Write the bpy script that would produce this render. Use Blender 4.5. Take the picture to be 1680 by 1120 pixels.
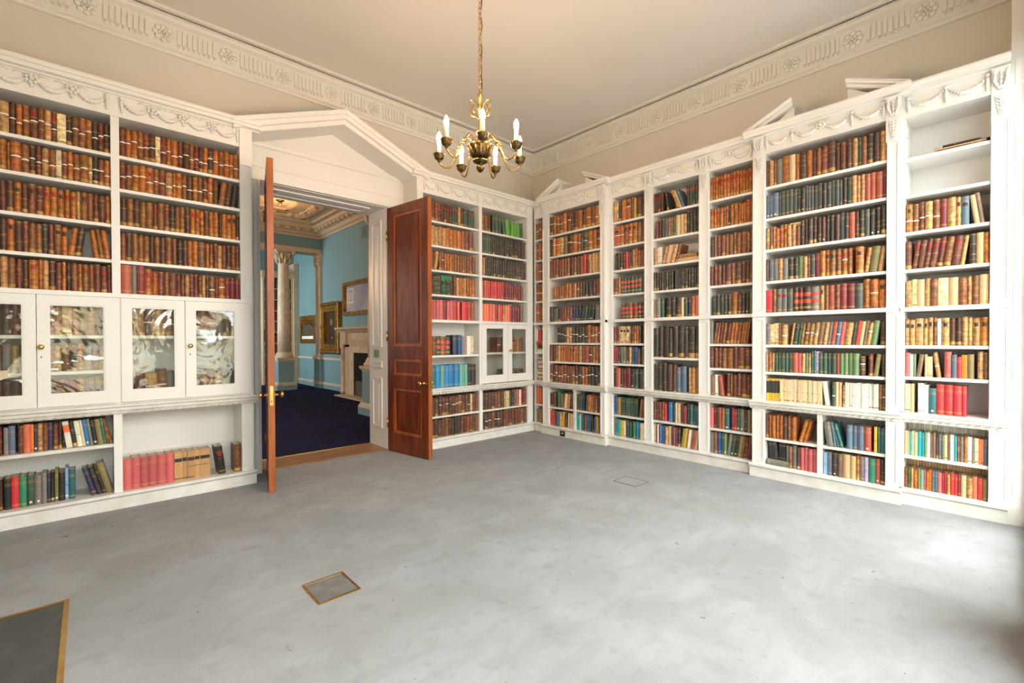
import bpy, math, random, re
import numpy as np
from mathutils import Matrix, Vector

random.seed(7)
for o in list(bpy.data.objects): bpy.data.objects.remove(o)
scene = bpy.context.scene
COL = scene.collection
PI = math.pi

# ------------------------------------------------------------------ camera
F_PX, YAW, PITCH, ROLL, PPY = 756.9, math.radians(42.51), math.radians(-0.584), math.radians(-0.159), 5.71
CAM = np.array([0.0, 0.0, 1.4])
def cam_axes():
    cy, sy, cp, sp, cr, sr = math.cos(YAW), math.sin(YAW), math.cos(PITCH), math.sin(PITCH), math.cos(ROLL), math.sin(ROLL)
    f = np.array([sy*cp, cy*cp, sp]); r = np.array([cy, -sy, 0.0]); u = np.cross(r, f)
    return cr*r+sr*u, -sr*r+cr*u, f
CR, CU, CF = cam_axes()
cd = bpy.data.cameras.new('camera'); cam = bpy.data.objects.new('camera', cd); COL.objects.link(cam)
cd.sensor_width = 36; cd.lens = F_PX/1680*36; cd.shift_y = PPY/1680; cd.clip_start = 0.02; cd.clip_end = 200
cam.matrix_world = Matrix(((CR[0], CU[0], -CF[0], CAM[0]), (CR[1], CU[1], -CF[1], CAM[1]), (CR[2], CU[2], -CF[2], CAM[2]), (0, 0, 0, 1)))
scene.camera = cam
def proj(X):
    v = np.asarray(X, float)-CAM; d = v@CF
    return 840+F_PX*(v@CR)/d, 560+PPY-F_PX*(v@CU)/d

# ------------------------------------------------------------------ world, daylight, exposure
w = bpy.data.worlds.new('sky'); scene.world = w; w.use_nodes = True
SKY = 14.5                    # bright hazy sky: half as bright at the horizon as overhead, dull ground below
nt = w.node_tree; bg = nt.nodes['Background']; bg.inputs[0].default_value = (0.97, 0.985, 1.0, 1)
_tc = nt.nodes.new('ShaderNodeTexCoord'); _sx = nt.nodes.new('ShaderNodeSeparateXYZ'); nt.links.new(_tc.outputs['Generated'], _sx.inputs[0])
_up = nt.nodes.new('ShaderNodeMapRange'); _up.inputs[1].default_value = 0; _up.inputs[2].default_value = 1; _up.inputs[3].default_value = SKY*0.5; _up.inputs[4].default_value = SKY; nt.links.new(_sx.outputs[2], _up.inputs[0])
_gr = nt.nodes.new('ShaderNodeMapRange'); _gr.inputs[1].default_value = -0.02; _gr.inputs[2].default_value = 0.02; _gr.inputs[3].default_value = 0.3; _gr.inputs[4].default_value = 1.0; nt.links.new(_sx.outputs[2], _gr.inputs[0])
_mu = nt.nodes.new('ShaderNodeMath'); _mu.operation = 'MULTIPLY'; nt.links.new(_up.outputs[0], _mu.inputs[0]); nt.links.new(_gr.outputs[0], _mu.inputs[1]); nt.links.new(_mu.outputs[0], bg.inputs[1])
WINDOWS = [(-0.72, 0.78), (1.38, 2.88), (3.43, 5.06)]      # x ranges of the three tall windows
WIN_Z = (0.12, 3.55)
def area(name, loc, rot, sx, sy, power, color):
    l = bpy.data.lights.new(name, 'AREA'); l.shape = 'RECTANGLE'; l.size = sx; l.size_y = sy; l.energy = power; l.color = color
    o = bpy.data.objects.new(name, l); COL.objects.link(o); o.location = loc; o.rotation_euler = rot
    return o
for i, (a, b) in enumerate(WINDOWS):                       # each window guides the sky light into the room
    area('window_portal', ((a+b)/2, -0.235, (WIN_Z[0]+WIN_Z[1])/2), (PI/2, 0, 0), b-a, WIN_Z[1]-WIN_Z[0], 1, (1, 1, 1)).data.cycles.is_portal = True
# area lights added inside the blue room, standing in for daylight from unseen windows
area('daylight_panel_blue_room', (-2.62, 10.6, 2.3), (0, -PI/2, 0), 2.6, 4.5, 30, (1.0, 0.98, 0.95))
area('daylight_panel_alcove', (-2.62, 15.25, 2.3), (0, -PI/2, 0), 2.6, 1.5, 62, (0.80, 0.95, 1.0)).data.spread = 1.2
vs = scene.view_settings
vs.view_transform = 'Standard'; vs.look = 'None'; vs.exposure = 0.48; vs.gamma = 1.0; vs.use_curve_mapping = False

# ------------------------------------------------------------------ materials
def srgb(r, g, b):
    f = lambda c: (c/255/12.92) if c/255 <= 0.04045 else ((c/255+0.055)/1.055)**2.4
    return (f(r), f(g), f(b), 1)
MATS = {}
def mat(name, col, rough=0.5, metal=0.0, noise=None, bump=None, spec=None, emit=None, estr=0):
    """principled material; noise=(scale, amount, colour2) mottles the colour, bump=(scale, strength) gives fine relief"""
    m = bpy.data.materials.new(name); m.use_nodes = True; nt = m.node_tree; p = nt.nodes['Principled BSDF']
    p.inputs['Base Color'].default_value = col; p.inputs['Roughness'].default_value = rough; p.inputs['Metallic'].default_value = metal
    if spec is not None: p.inputs['Specular IOR Level'].default_value = spec
    if emit: p.inputs['Emission Color'].default_value = emit; p.inputs['Emission Strength'].default_value = estr
    tc = nt.nodes.new('ShaderNodeTexCoord')
    if noise:
        n = nt.nodes.new('ShaderNodeTexNoise'); n.inputs['Scale'].default_value = noise[0]; n.inputs['Detail'].default_value = 6
        nt.links.new(tc.outputs['Object'], n.inputs['Vector'])
        mr = nt.nodes.new('ShaderNodeMapRange'); mr.inputs[1].default_value = 0.35; mr.inputs[2].default_value = 0.65; mr.inputs[4].default_value = noise[1]
        nt.links.new(n.outputs['Fac'], mr.inputs[0])
        mx = nt.nodes.new('ShaderNodeMix'); mx.data_type = 'RGBA'; mx.inputs[6].default_value = col; mx.inputs[7].default_value = noise[2]
        nt.links.new(mr.outputs[0], mx.inputs[0]); nt.links.new(mx.outputs[2], p.inputs['Base Color'])
    if bump:
        n = nt.nodes.new('ShaderNodeTexNoise'); n.inputs['Scale'].default_value = bump[0]; n.inputs['Detail'].default_value = 4
        nt.links.new(tc.outputs['Object'], n.inputs['Vector'])
        b = nt.nodes.new('ShaderNodeBump'); b.inputs['Strength'].default_value = bump[1]; b.inputs['Distance'].default_value = 0.01
        nt.links.new(n.outputs['Fac'], b.inputs['Height']); nt.links.new(b.outputs[0], p.inputs['Normal'])
    MATS[name] = m
    return m
mat('white_paint', (0.80, 0.785, 0.755, 1), 0.42, noise=(3.0, 0.35, (0.755, 0.735, 0.695, 1)), bump=(60, 0.03))
mat('worn_paint', (0.76, 0.745, 0.70, 1), 0.5, noise=(9.0, 0.7, (0.62, 0.58, 0.51, 1)), bump=(60, 0.05))
mat('wall_paint', (0.66, 0.615, 0.54, 1), 0.7, noise=(1.2, 0.5, (0.625, 0.575, 0.495, 1)), bump=(80, 0.02))
mat('plaster', (0.74, 0.71, 0.645, 1), 0.6, bump=(50, 0.03))
mat('ceiling_paint', (0.75, 0.705, 0.645, 1), 0.75, noise=(0.8, 0.4, (0.71, 0.66, 0.60, 1)))
mat('brass', (0.72, 0.46, 0.14, 1), 0.25, 1.0, noise=(20, 0.5, (0.5, 0.3, 0.09, 1)))
mat('dark_brass', (0.20, 0.13, 0.05, 1), 0.34, 1.0, noise=(60, 0.9, (0.035, 0.03, 0.018, 1)))
mat('arm_brass', (0.42, 0.26, 0.09, 1), 0.3, 1.0, noise=(40, 0.7, (0.2, 0.12, 0.05, 1)))
mat('gilt', (0.58, 0.31, 0.06, 1), 0.38, 0.85, noise=(14, 1.0, (0.22, 0.09, 0.02, 1)), bump=(60, 0.4))
mat('page', (0.62, 0.53, 0.38, 1), 0.8, noise=(60, 0.7, (0.42, 0.34, 0.24, 1)))
mat('paper', (0.90, 0.86, 0.78, 1), 0.7)
mat('black', (0.012, 0.012, 0.013, 1), 0.5)
mat('soot', (0.006, 0.006, 0.006, 1), 0.9)
mat('metal_lid', (0.17, 0.165, 0.155, 1), 0.5, 0.3, noise=(14, 0.7, (0.26, 0.255, 0.25, 1)))
mat('rubber_mat', (0.055, 0.058, 0.055, 1), 0.9, noise=(8, 0.6, (0.085, 0.085, 0.08, 1)), bump=(150, 0.4))
mat('blue_wall', srgb(120, 150, 154), 0.65, noise=(1.5, 0.3, srgb(112, 143, 149)))
mat('stone', srgb(214, 196, 168), 0.5, noise=(6, 0.6, srgb(180, 158, 130)))
mat('marble', srgb(200, 178, 150), 0.35, noise=(5, 0.7, srgb(170, 140, 110)))
mat('cream_plaster', srgb(208, 184, 150), 0.6, bump=(40, 0.1))
mat('candle', (0.85, 0.74, 0.55, 1), 0.5)
mat('bulb', (1, 0.9, 0.7, 1), 0.3, emit=(1.0, 0.64, 0.36, 1), estr=500)
mat('green_plate', srgb(120, 150, 112), 0.5)
mat('painting_dark', (0.035, 0.022, 0.012, 1), 0.3, noise=(3, 0.6, (0.10, 0.06, 0.03, 1)))
mat('print', (0.16, 0.13, 0.09, 1), 0.3, noise=(12, 0.9, (0.05, 0.04, 0.03, 1)))
mat('glazed_picture', (0.22, 0.25, 0.34, 1), 0.08, noise=(1.2, 0.8, (0.55, 0.45, 0.40, 1)))  # pale mottled tones paint the window reflection in the picture glass
mat('skin_paint', srgb(150, 112, 70), 0.4)
mat('paving', (0.30, 0.29, 0.28, 1), 0.9)
mat('wire', (0.12, 0.10, 0.08, 1), 0.6)

def carpet(name, c1, c2, c3, fine=(260, 0.5), blot=2.2):
    m = bpy.data.materials.new(name); m.use_nodes = True; nt = m.node_tree; p = nt.nodes['Principled BSDF']
    p.inputs['Roughness'].default_value = 0.95; p.inputs['Specular IOR Level'].default_value = 0.15
    tc = nt.nodes.new('ShaderNodeTexCoord')
    def noise(scale, detail=6, dist=0.0):
        n = nt.nodes.new('ShaderNodeTexNoise'); n.inputs['Scale'].default_value = scale; n.inputs['Detail'].default_value = detail; n.inputs['Distortion'].default_value = dist
        nt.links.new(tc.outputs['Object'], n.inputs['Vector']); return n
    def ramp(n, lo, hi):
        r = nt.nodes.new('ShaderNodeMapRange'); r.inputs[1].default_value = lo; r.inputs[2].default_value = hi
        nt.links.new(n.outputs['Fac'], r.inputs[0]); return r
    def mix(a, b, f, amt=1.0):
        x = nt.nodes.new('ShaderNodeMix'); x.data_type = 'RGBA'
        mul = nt.nodes.new('ShaderNodeMath'); mul.operation = 'MULTIPLY'; mul.inputs[1].default_value = amt
        nt.links.new(f.outputs[0], mul.inputs[0]); nt.links.new(mul.outputs[0], x.inputs[0])
        for i, s in ((6, a), (7, b)):
            if isinstance(s, tuple): x.inputs[i].default_value = s
            else: nt.links.new(s, x.inputs[i])
        return x.outputs[2]
    mp = nt.nodes.new('ShaderNodeMapping'); mp.inputs['Rotation'].default_value = (0, 0, 0.75); mp.inputs['Scale'].default_value = (1.0, 3.2, 1.0)
    nt.links.new(tc.outputs['Object'], mp.inputs[0])
    streak = noise(3.2, 7, 0.4); nt.links.new(mp.outputs[0], streak.inputs['Vector'])
    col = mix(c1, c2, ramp(noise(blot, 8, 0.6), 0.34, 0.68))
    col = mix(col, c2, ramp(streak, 0.45, 0.70), 0.6)                        # brushed pile lying in one direction
    col = mix(col, c3, ramp(noise(9, 6, 0.5), 0.55, 0.75), 0.45)             # worn patches
    col = mix(col, tuple(v*0.35 for v in c3[:3])+(1,), ramp(noise(17, 2, 0.8), 0.735, 0.765), 0.7)   # small stains
    col = mix(col, tuple(v*0.62 for v in c1[:3])+(1,), ramp(noise(fine[0], 2), 0.42, 0.72), 0.6)
    nt.links.new(col, p.inputs['Base Color'])
    b = nt.nodes.new('ShaderNodeBump'); b.inputs['Strength'].default_value = fine[1]; b.inputs['Distance'].default_value = 0.01
    nt.links.new(noise(fine[0], 3).outputs['Fac'], b.inputs['Height']); nt.links.new(b.outputs[0], p.inputs['Normal'])
    MATS[name] = m
carpet('grey_carpet', (0.365, 0.375, 0.388, 1), (0.288, 0.292, 0.296, 1), (0.215, 0.212, 0.205, 1))
carpet('navy_carpet', srgb(34, 36, 78), srgb(22, 22, 50), srgb(16, 15, 30), (150, 0.5), 3.0)

def wood(name, c1, c2, rough=0.25, scale=(6, 6, 0.7)):
    m = bpy.data.materials.new(name); m.use_nodes = True; nt = m.node_tree; p = nt.nodes['Principled BSDF']
    p.inputs['Roughness'].default_value = rough
    tc = nt.nodes.new('ShaderNodeTexCoord'); mp = nt.nodes.new('ShaderNodeMapping'); mp.inputs['Scale'].default_value = scale
    nt.links.new(tc.outputs['Object'], mp.inputs[0])
    n = nt.nodes.new('ShaderNodeTexNoise'); n.inputs['Scale'].default_value = 2.4; n.inputs['Detail'].default_value = 8; n.inputs['Distortion'].default_value = 1.1
    nt.links.new(mp.outputs[0], n.inputs[0])
    r = nt.nodes.new('ShaderNodeValToRGB'); r.color_ramp.elements[0].position = 0.33; r.color_ramp.elements[0].color = c1; r.color_ramp.elements[1].position = 0.68; r.color_ramp.elements[1].color = c2
    nt.links.new(n.outputs['Fac'], r.inputs[0]); nt.links.new(r.outputs[0], p.inputs['Base Color'])
    MATS[name] = m
wood('mahogany', (0.085, 0.012, 0.003, 1), (0.23, 0.045, 0.009, 1), 0.33)
wood('mahogany_edge', (0.26, 0.062, 0.012, 1), (0.42, 0.12, 0.03, 1), 0.35)
wood('threshold_wood', (0.20, 0.085, 0.03, 1), (0.33, 0.16, 0.06, 1), 0.4, (0.8, 7, 7))

def glass(name, wave, ior):
    """old cabinet or window glass: see-through with a Fresnel reflection, slightly wavy"""
    m = bpy.data.materials.new(name); m.use_nodes = True; nt = m.node_tree; nt.nodes.remove(nt.nodes['Principled BSDF'])
    out = nt.nodes['Material Output']; t = nt.nodes.new('ShaderNodeBsdfTransparent'); t.inputs[0].default_value = (0.93, 0.95, 0.93, 1)
    g = nt.nodes.new('ShaderNodeBsdfGlossy'); g.inputs['Roughness'].default_value = 0.02
    fr = nt.nodes.new('ShaderNodeFresnel'); ge = nt.nodes.new('ShaderNodeNewGeometry'); mr = nt.nodes.new('ShaderNodeMapRange'); mr.inputs[3].default_value = ior; mr.inputs[4].default_value = 1/ior
    nt.links.new(ge.outputs['Backfacing'], mr.inputs[0]); nt.links.new(mr.outputs[0], fr.inputs[0])      # same reflectance from both faces of the thin pane
    mx = nt.nodes.new('ShaderNodeMixShader')
    if wave:
        tc = nt.nodes.new('ShaderNodeTexCoord'); n = nt.nodes.new('ShaderNodeTexNoise'); n.inputs['Scale'].default_value = 1.9; n.inputs['Detail'].default_value = 2.6; n.inputs['Distortion'].default_value = 1.0
        nt.links.new(tc.outputs['Object'], n.inputs[0])
        b = nt.nodes.new('ShaderNodeBump'); b.inputs['Strength'].default_value = wave; b.inputs['Distance'].default_value = 0.05
        nt.links.new(n.outputs['Fac'], b.inputs['Height']); nt.links.new(b.outputs[0], g.inputs['Normal'])
    nt.links.new(fr.outputs[0], mx.inputs[0]); nt.links.new(t.outputs[0], mx.inputs[1]); nt.links.new(g.outputs[0], mx.inputs[2]); nt.links.new(mx.outputs[0], out.inputs[0])
    MATS[name] = m
glass('cabinet_glass', 0.75, 1.65); glass('window_glass', 0, 1.3)

def book_material():
    m = bpy.data.materials.new('binding'); m.use_nodes = True; nt = m.node_tree; p = nt.nodes['Principled BSDF']
    a = nt.nodes.new('ShaderNodeAttribute'); a.attribute_name = 'Col'
    tc = nt.nodes.new('ShaderNodeTexCoord'); oi = nt.nodes.new('ShaderNodeObjectInfo')
    ad = nt.nodes.new('ShaderNodeVectorMath'); ad.operation = 'MULTIPLY_ADD'
    nt.links.new(oi.outputs['Random'], ad.inputs[0]); ad.inputs[1].default_value = (37, 23, 11); nt.links.new(tc.outputs['Object'], ad.inputs[2])
    n = nt.nodes.new('ShaderNodeTexNoise'); n.inputs['Scale'].default_value = 34; n.inputs['Detail'].default_value = 6
    nt.links.new(ad.outputs[0], n.inputs['Vector'])
    r = nt.nodes.new('ShaderNodeMapRange'); r.inputs[1].default_value = 0.3; r.inputs[2].default_value = 0.7; r.inputs[3].default_value = 0.48; r.inputs[4].default_value = 1.3
    nt.links.new(n.outputs['Fac'], r.inputs[0])
    am = nt.nodes.new('ShaderNodeMix'); am.inputs[2].default_value = 1.0                 # leather is mottled, cloth and paper hardly (amount in alpha)
    nt.links.new(a.outputs['Alpha'], am.inputs[0]); nt.links.new(r.outputs[0], am.inputs[3])
    mx = nt.nodes.new('ShaderNodeVectorMath'); mx.operation = 'SCALE'
    nt.links.new(a.outputs['Color'], mx.inputs[0]); nt.links.new(am.outputs[0], mx.inputs['Scale'])
    nt.links.new(mx.outputs[0], p.inputs['Base Color']); p.inputs['Roughness'].default_value = 0.42
    MATS['binding'] = m
book_material()

# ------------------------------------------------------------------ mesh helpers
class MB:
    """collects quads and polygons for one mesh object"""
    def __init__(s): s.v = []; s.f = []; s.sm = []; s.c = []; s.cur = None
    def add(s, vs, fs, smooth=False):
        o = len(s.v); s.v += [tuple(map(float, p)) for p in vs]
        for f in fs: s.f.append(tuple(i+o for i in f)); s.sm.append(smooth); s.c.append(s.cur)
        return s
    def box(s, x0, x1, y0, y1, z0, z1):
        return s.add([(x0,y0,z0),(x1,y0,z0),(x1,y1,z0),(x0,y1,z0),(x0,y0,z1),(x1,y0,z1),(x1,y1,z1),(x0,y1,z1)],
                     [(0,3,2,1),(4,5,6,7),(0,1,5,4),(1,2,6,5),(2,3,7,6),(3,0,4,7)])
    def extrude(s, prof, x0, x1, axis='x', smooth=False):
        """closed profile of (y,z) pairs run along x (or (x,z) along y, or (x,y) along z)"""
        n = len(prof)
        mk = {'x': lambda t, a, b: (t, a, b), 'y': lambda t, a, b: (a, t, b), 'z': lambda t, a, b: (a, b, t)}[axis]
        vs = [mk(x0, *p) for p in prof]+[mk(x1, *p) for p in prof]
        fs = [(i, (i+1) % n, n+(i+1) % n, n+i) for i in range(n)]+[tuple(range(n))[::-1], tuple(range(n, 2*n))]
        return s.add(vs, fs, smooth)
    def lathe(s, prof, c=(0,0,0), n=16, smooth=True):
        """profile of (r,z) pairs turned round the vertical axis"""
        vs = []; fs = []
        for r, z in prof:
            for k in range(n): a = 2*PI*k/n; vs.append((c[0]+r*math.cos(a), c[1]+r*math.sin(a), c[2]+z))
        for j in range(len(prof)-1):
            for k in range(n): fs.append((j*n+k, j*n+(k+1) % n, (j+1)*n+(k+1) % n, (j+1)*n+k))
        fs.append(tuple(range(n))[::-1]); fs.append(tuple(range((len(prof)-1)*n, len(prof)*n)))
        return s.add(vs, fs, smooth)
    def ball(s, c, r, n=6, m=4):
        rx, ry, rz = (r, r, r) if not isinstance(r, tuple) else r
        vs = [(c[0], c[1], c[2]-rz)]
        for j in range(1, m):
            t = -PI/2+PI*j/m
            for k in range(n): a = 2*PI*k/n; vs.append((c[0]+rx*math.cos(t)*math.cos(a), c[1]+ry*math.cos(t)*math.sin(a), c[2]+rz*math.sin(t)))
        vs.append((c[0], c[1], c[2]+rz)); fs = []; e = len(vs)-1
        for k in range(n):
            fs.append((0, 1+(k+1) % n, 1+k)); fs.append((e, 1+(m-2)*n+k, 1+(m-2)*n+(k+1) % n))
            for j in range(m-2): fs.append((1+j*n+k, 1+j*n+(k+1) % n, 1+(j+1)*n+(k+1) % n, 1+(j+1)*n+k))
        return s.add(vs, fs, True)
    def tube(s, pts, r, n=8, closed=False):
        P = [Vector(p) for p in pts]; vs = []; fs = []; N = len(P); prev = None
        for i, p in enumerate(P):
            a = P[(i-1) % N] if closed or i > 0 else P[i]; b = P[(i+1) % N] if closed or i < N-1 else P[i]
            t = (b-a).normalized()
            if prev is None: prev = t.orthogonal().normalized()
            nrm = (prev-t*prev.dot(t)).normalized(); prev = nrm; bi = t.cross(nrm)
            rr = r[i] if isinstance(r, (list, tuple)) else r
            for k in range(n): q = 2*PI*k/n; vs.append(tuple(p+nrm*rr*math.cos(q)+bi*rr*math.sin(q)))
        for i in range(N if closed else N-1):
            for k in range(n):
                j = (i+1) % N; fs.append((i*n+k, i*n+(k+1) % n, j*n+(k+1) % n, j*n+k))
        if not closed: fs += [tuple(range(n))[::-1], tuple(range((N-1)*n, N*n))]
        return s.add(vs, fs, True)
    def mesh(s, name, m, recalc=True):
        me = bpy.data.meshes.new(name); me.from_pydata(s.v, [], s.f); me.update()
        me.polygons.foreach_set('use_smooth', s.sm)
        if any(c is not None for c in s.c):
            at = me.color_attributes.new('Col', 'FLOAT_COLOR', 'CORNER'); arr = []
            for f, c in zip(s.f, s.c): arr += list(c or (0.5, 0.5, 0.5, 1))*len(f)
            at.data.foreach_set('color', arr)
        me.materials.append(MATS[m]); return me
    def build(s, name, m, parent=None):
        o = bpy.data.objects.new(name, s.mesh(name, m)); COL.objects.link(o)
        if parent: o.parent = parent
        return o
def inst(name, mesh, parent, loc=(0,0,0), rot=(0,0,0)):
    o = bpy.data.objects.new(name, mesh); COL.objects.link(o); o.parent = parent; o.location = loc; o.rotation_euler = rot
    return o
def empty(name, loc=(0,0,0), rz=0):
    o = bpy.data.objects.new(name, None); COL.objects.link(o); o.location = loc; o.rotation_euler = (0, 0, rz); o.empty_display_size = 0.1
    return o
def tag(o, label, cat, group=None):
    o['label'] = label; o['category'] = cat
    if group: o['group'] = group
    return o
def struct(o, label=None):
    o['kind'] = 'structure'
    if label: o['label'] = label
    return o
def box(name, m, parent, *a): return MB().box(*a).build(name, m, parent)

# ------------------------------------------------------------------ the room shell
YL, XR = 5.44, 5.48           # wall planes behind the bookcases
CEIL = 4.47
XW, YB = -1.28, -0.06         # far left wall and window wall
BACK = 5.93                   # far face of the wall between the rooms
OP0, OP1, OPZ = 1.34, 2.815, 3.10   # doorway
struct(box('floor', 'grey_carpet', None, XW, XR, -0.24, YL+0.02, -0.1, 0.0), 'worn grey fitted carpet')
struct(box('ceiling', 'ceiling_paint', None, XW-0.2, XR+0.3, -0.6, BACK, CEIL, CEIL+0.15), 'plain cream ceiling')
b = MB(); b.box(XW-0.2, OP0, YL, BACK, 0, CEIL); b.box(OP1, XR+0.3, YL, BACK, 0, CEIL); b.box(OP0, OP1, YL, BACK, OPZ, CEIL)
struct(b.build('wall_far', 'wall_paint'), 'beige wall with the double doorway')
struct(box('wall_right', 'wall_paint', None, XR, XR+0.3, -0.6, YL, 0, CEIL), 'beige wall behind the long bookcases')
struct(box('wall_left', 'wall_paint', None, XW-0.2, XW, -0.6, YL, 0, CEIL), 'beige side wall')
b = MB(); xs = [XW]+[v for wn in WINDOWS for v in wn]+[XR]
for i in range(0, len(xs), 2): b.box(xs[i], xs[i+1], -0.24, YB, 0, CEIL)
for a, c in WINDOWS: b.box(a, c, -0.24, YB, WIN_Z[1], CEIL); b.box(a, c, -0.24, YB-0.02, 0, WIN_Z[0])
struct(b.build('wall_back', 'white_paint'), 'white window wall with tall embrasures')
for i, (a, c) in enumerate(WINDOWS):
    wr = struct(empty('window_%d' % (i+1), ((a+c)/2, -0.165, WIN_Z[0])), 'tall white sash window'); W2 = (c-a)/2; H = WIN_Z[1]-WIN_Z[0]
    f = MB()
    f.box(-W2, -W2+0.07, -0.03, 0.03, 0, H); f.box(W2-0.07, W2, -0.03, 0.03, 0, H); f.box(-W2, W2, -0.03, 0.03, 0, 0.09); f.box(-W2, W2, -0.03, 0.03, H-0.07, H); f.box(-W2, W2, -0.03, 0.03, H/2-0.03, H/2+0.03)
    f.build('window_frame', 'white_paint', wr)
    for k in (1, 2): box('glazing_bar', 'white_paint', wr, -W2+2*W2*k/3-0.012, -W2+2*W2*k/3+0.012, -0.02, 0.02, 0.09, H-0.07)
    for k in (1, 3): box('glazing_bar', 'white_paint', wr, -W2+0.07, W2-0.07, -0.02, 0.02, H*k/4-0.012, H*k/4+0.012)
    for x in range(3):
        for z in range(4): box('pane', 'window_glass', wr, -W2+0.07+(2*W2-0.14)*x/3, -W2+0.07+(2*W2-0.14)*(x+1)/3, -0.002, 0.002, 0.09+(H-0.16)*z/4, 0.09+(H-0.16)*(z+1)/4)
# unseen street; the house front is added to block the low sky
struct(box('street_ground', 'paving', None, -25, 30, -13, -0.26, -0.9, -0.8), 'grey street outside the windows')
fa = tag(empty('sky_blocking_facade', (2, -12, -0.8)), 'unseen pale stone house front added to block low sky', 'building')
MB().box(-22, 22, -0.5, 0, 0, 4.2).build('wall', 'stone', fa); MB().box(-22, 22, -0.6, 0.3, 3.8, 4.2).build('cornice', 'stone', fa)
for i in range(13):
    for z in (1.2,): box('window', 'black', fa, -20+3.2*i, -18.8+3.2*i, 0.0, 0.02, z, z+2.3)
# white panelled return beside the end bookcase
t = struct(empty('trim_4', (5.12, -0.02, 0)), 'white panelled shutter case beside the end bookcase')
box('casing', 'white_paint', t, 0, 0.36, -0.04, 0.0515, 0, CEIL)
box('skirting', 'worn_paint', t, -0.012, 0.0, -0.04, 0.0515, 0, 0.14)
for z0, z1 in ((0.2, 0.72), (0.8, 1.25), (1.32, 3.2), (3.3, 4.2)): box('panel', 'white_paint', t, -0.006, 0.0, -0.04, 0.03, z0, z1)

# ---- plaster wall cornice with rosettes and flutes
def rosette_mesh():
    b = MB()
    for k in range(8):
        a = 2*PI*k/8; b.ball((0.058*math.cos(a), -0.004, 0.058*math.sin(a)), (0.026, 0.014, 0.026), 8, 4)
    for k in range(6):
        a = 2*PI*k/6; b.ball((0.028*math.cos(a), -0.010, 0.028*math.sin(a)), (0.016, 0.012, 0.016), 6, 4)
    b.ball((0, -0.014, 0), (0.013, 0.012, 0.013), 8, 4)
    return b.mesh('rosette', 'plaster')
ROS = rosette_mesh()
def flute_mesh():
    b = MB(); pr = []
    for k in range(7): a = PI*k/6; pr.append((0.013*math.cos(a), 0.068+0.013*math.sin(a)))
    pr += [(-0.013, -0.068), (0.013, -0.068)]
    b.extrude([(x, z) for x, z in pr], -0.011, 0.004, 'y')
    b.ball((0, -0.009, -0.085), 0.010, 6, 4)
    return b.mesh('flute', 'plaster')
FLU = flute_mesh()
def wall_cornice(name, loc, rz, u0, u1, first, label):
    t = struct(empty(name, loc, rz), label)
    b = MB()
    b.extrude([(0, 4.115), (-0.022, 4.115), (-0.03, 4.125), (-0.03, 4.14), (-0.05, 4.15), (-0.05, 4.165), (-0.035, 4.172), (-0.035, 4.385), (-0.05, 4.392), (-0.075, 4.405), (-0.085, 4.425), (-0.10, 4.43), (-0.10, 4.445), (0, 4.445)], u0, u1)
    b.build('cornice_moulding', 'plaster', t)
    box('ceiling_fillet', 'plaster', t, u0, u1, -0.165, -0.125, 4.445, CEIL)
    u = first
    while u < u1:
        if u > u0+0.1: inst('rosette', ROS, t, (u, -0.036, 4.278))
        for k in range(8):
            uf = u+0.12+0.041*k
            if u0 < uf < u1-0.03: inst('flute', FLU, t, (uf, -0.036, 4.285))
        u += 0.5265
wall_cornice('trim_1', (0, YL, 0), 0, XW, XR, 0.01-3*0.5265, 'plaster frieze of rosettes and flutes above the doors')
wall_cornice('trim_2', (XR, 0, 0), -PI/2, -YL, 0.55, -1.072-9*0.5265, 'plaster frieze of rosettes and flutes above the long bookcases')
# ------------------------------------------------------------------ bookcases (built in a frame: x along the front, y into the wall, z up)
FB, FT, CT = 3.27, 3.45, 3.53         # frieze bottom, frieze top, cornice top
LG, LD, BOT = 1.67, 0.78, 0.135       # middle ledge, dado ledge, bottom board
SHELF = 0.026
CORNICE = [(0, FT-0.004), (-0.012, FT), (-0.018, FT+0.012), (-0.05, FT+0.016), (-0.054, FT+0.044), (-0.066, FT+0.05), (-0.072, FT+0.066), (-0.072, CT), (0, CT)]
def garland_mesh(w, n, bouquet):
    """relief of n swags with ribbon drops, hanging across a frieze w wide; origin at the middle"""
    b = MB(); R = random.Random(3)
    z0 = 0.035
    for k in range(n):
        a, c = -w/2+w*k/n+0.02, -w/2+w*(k+1)/n-0.02
        for i in range(13):
            t = i/12; r = 0.0085+0.0125*math.sin(PI*t)
            b.ball((a+(c-a)*t, -r*0.5, z0-0.072*4*t*(1-t)*0.9), (r*1.1, r*1.25, r), 5, 4)
    for k in range(n+1):
        x = -w/2+w*k/n
        if bouquet and 0 < k < n and (k == n/2 or bouquet == 2):
            for i in range(7): q = 2*PI*i/7; b.ball((x+0.03*math.cos(q), -0.008, z0-0.01+0.026*math.sin(q)), (0.016, 0.020, 0.015), 5, 4)
            b.ball((x, -0.018, z0-0.01), (0.017, 0.020, 0.017), 6, 4)
            for sx in (-1, 1): b.tube([(x+sx*0.03, -0.004, z0+0.02), (x+sx*0.07, -0.006, z0+0.035), (x+sx*0.10, -0.004, z0+0.015)], [0.009, 0.008, 0.003], 5)
            if bouquet == 2: b.ball((x, -0.01, z0-0.06), (0.014, 0.012, 0.018), 5, 4)
        else:
            e = 0.012 if k == 0 else (-0.012 if k == n else 0)
            b.tube([(x+e, -0.004, z0+0.03), (x+e, -0.008, z0-0.03), (x+e*1.3, -0.006, z0-0.10)], [0.006, 0.015, 0.006], 5)
            b.ball((x+e, -0.008, z0+0.02), (0.019, 0.014, 0.016), 5, 4)
    return b.mesh('garland', 'white_paint')
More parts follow.
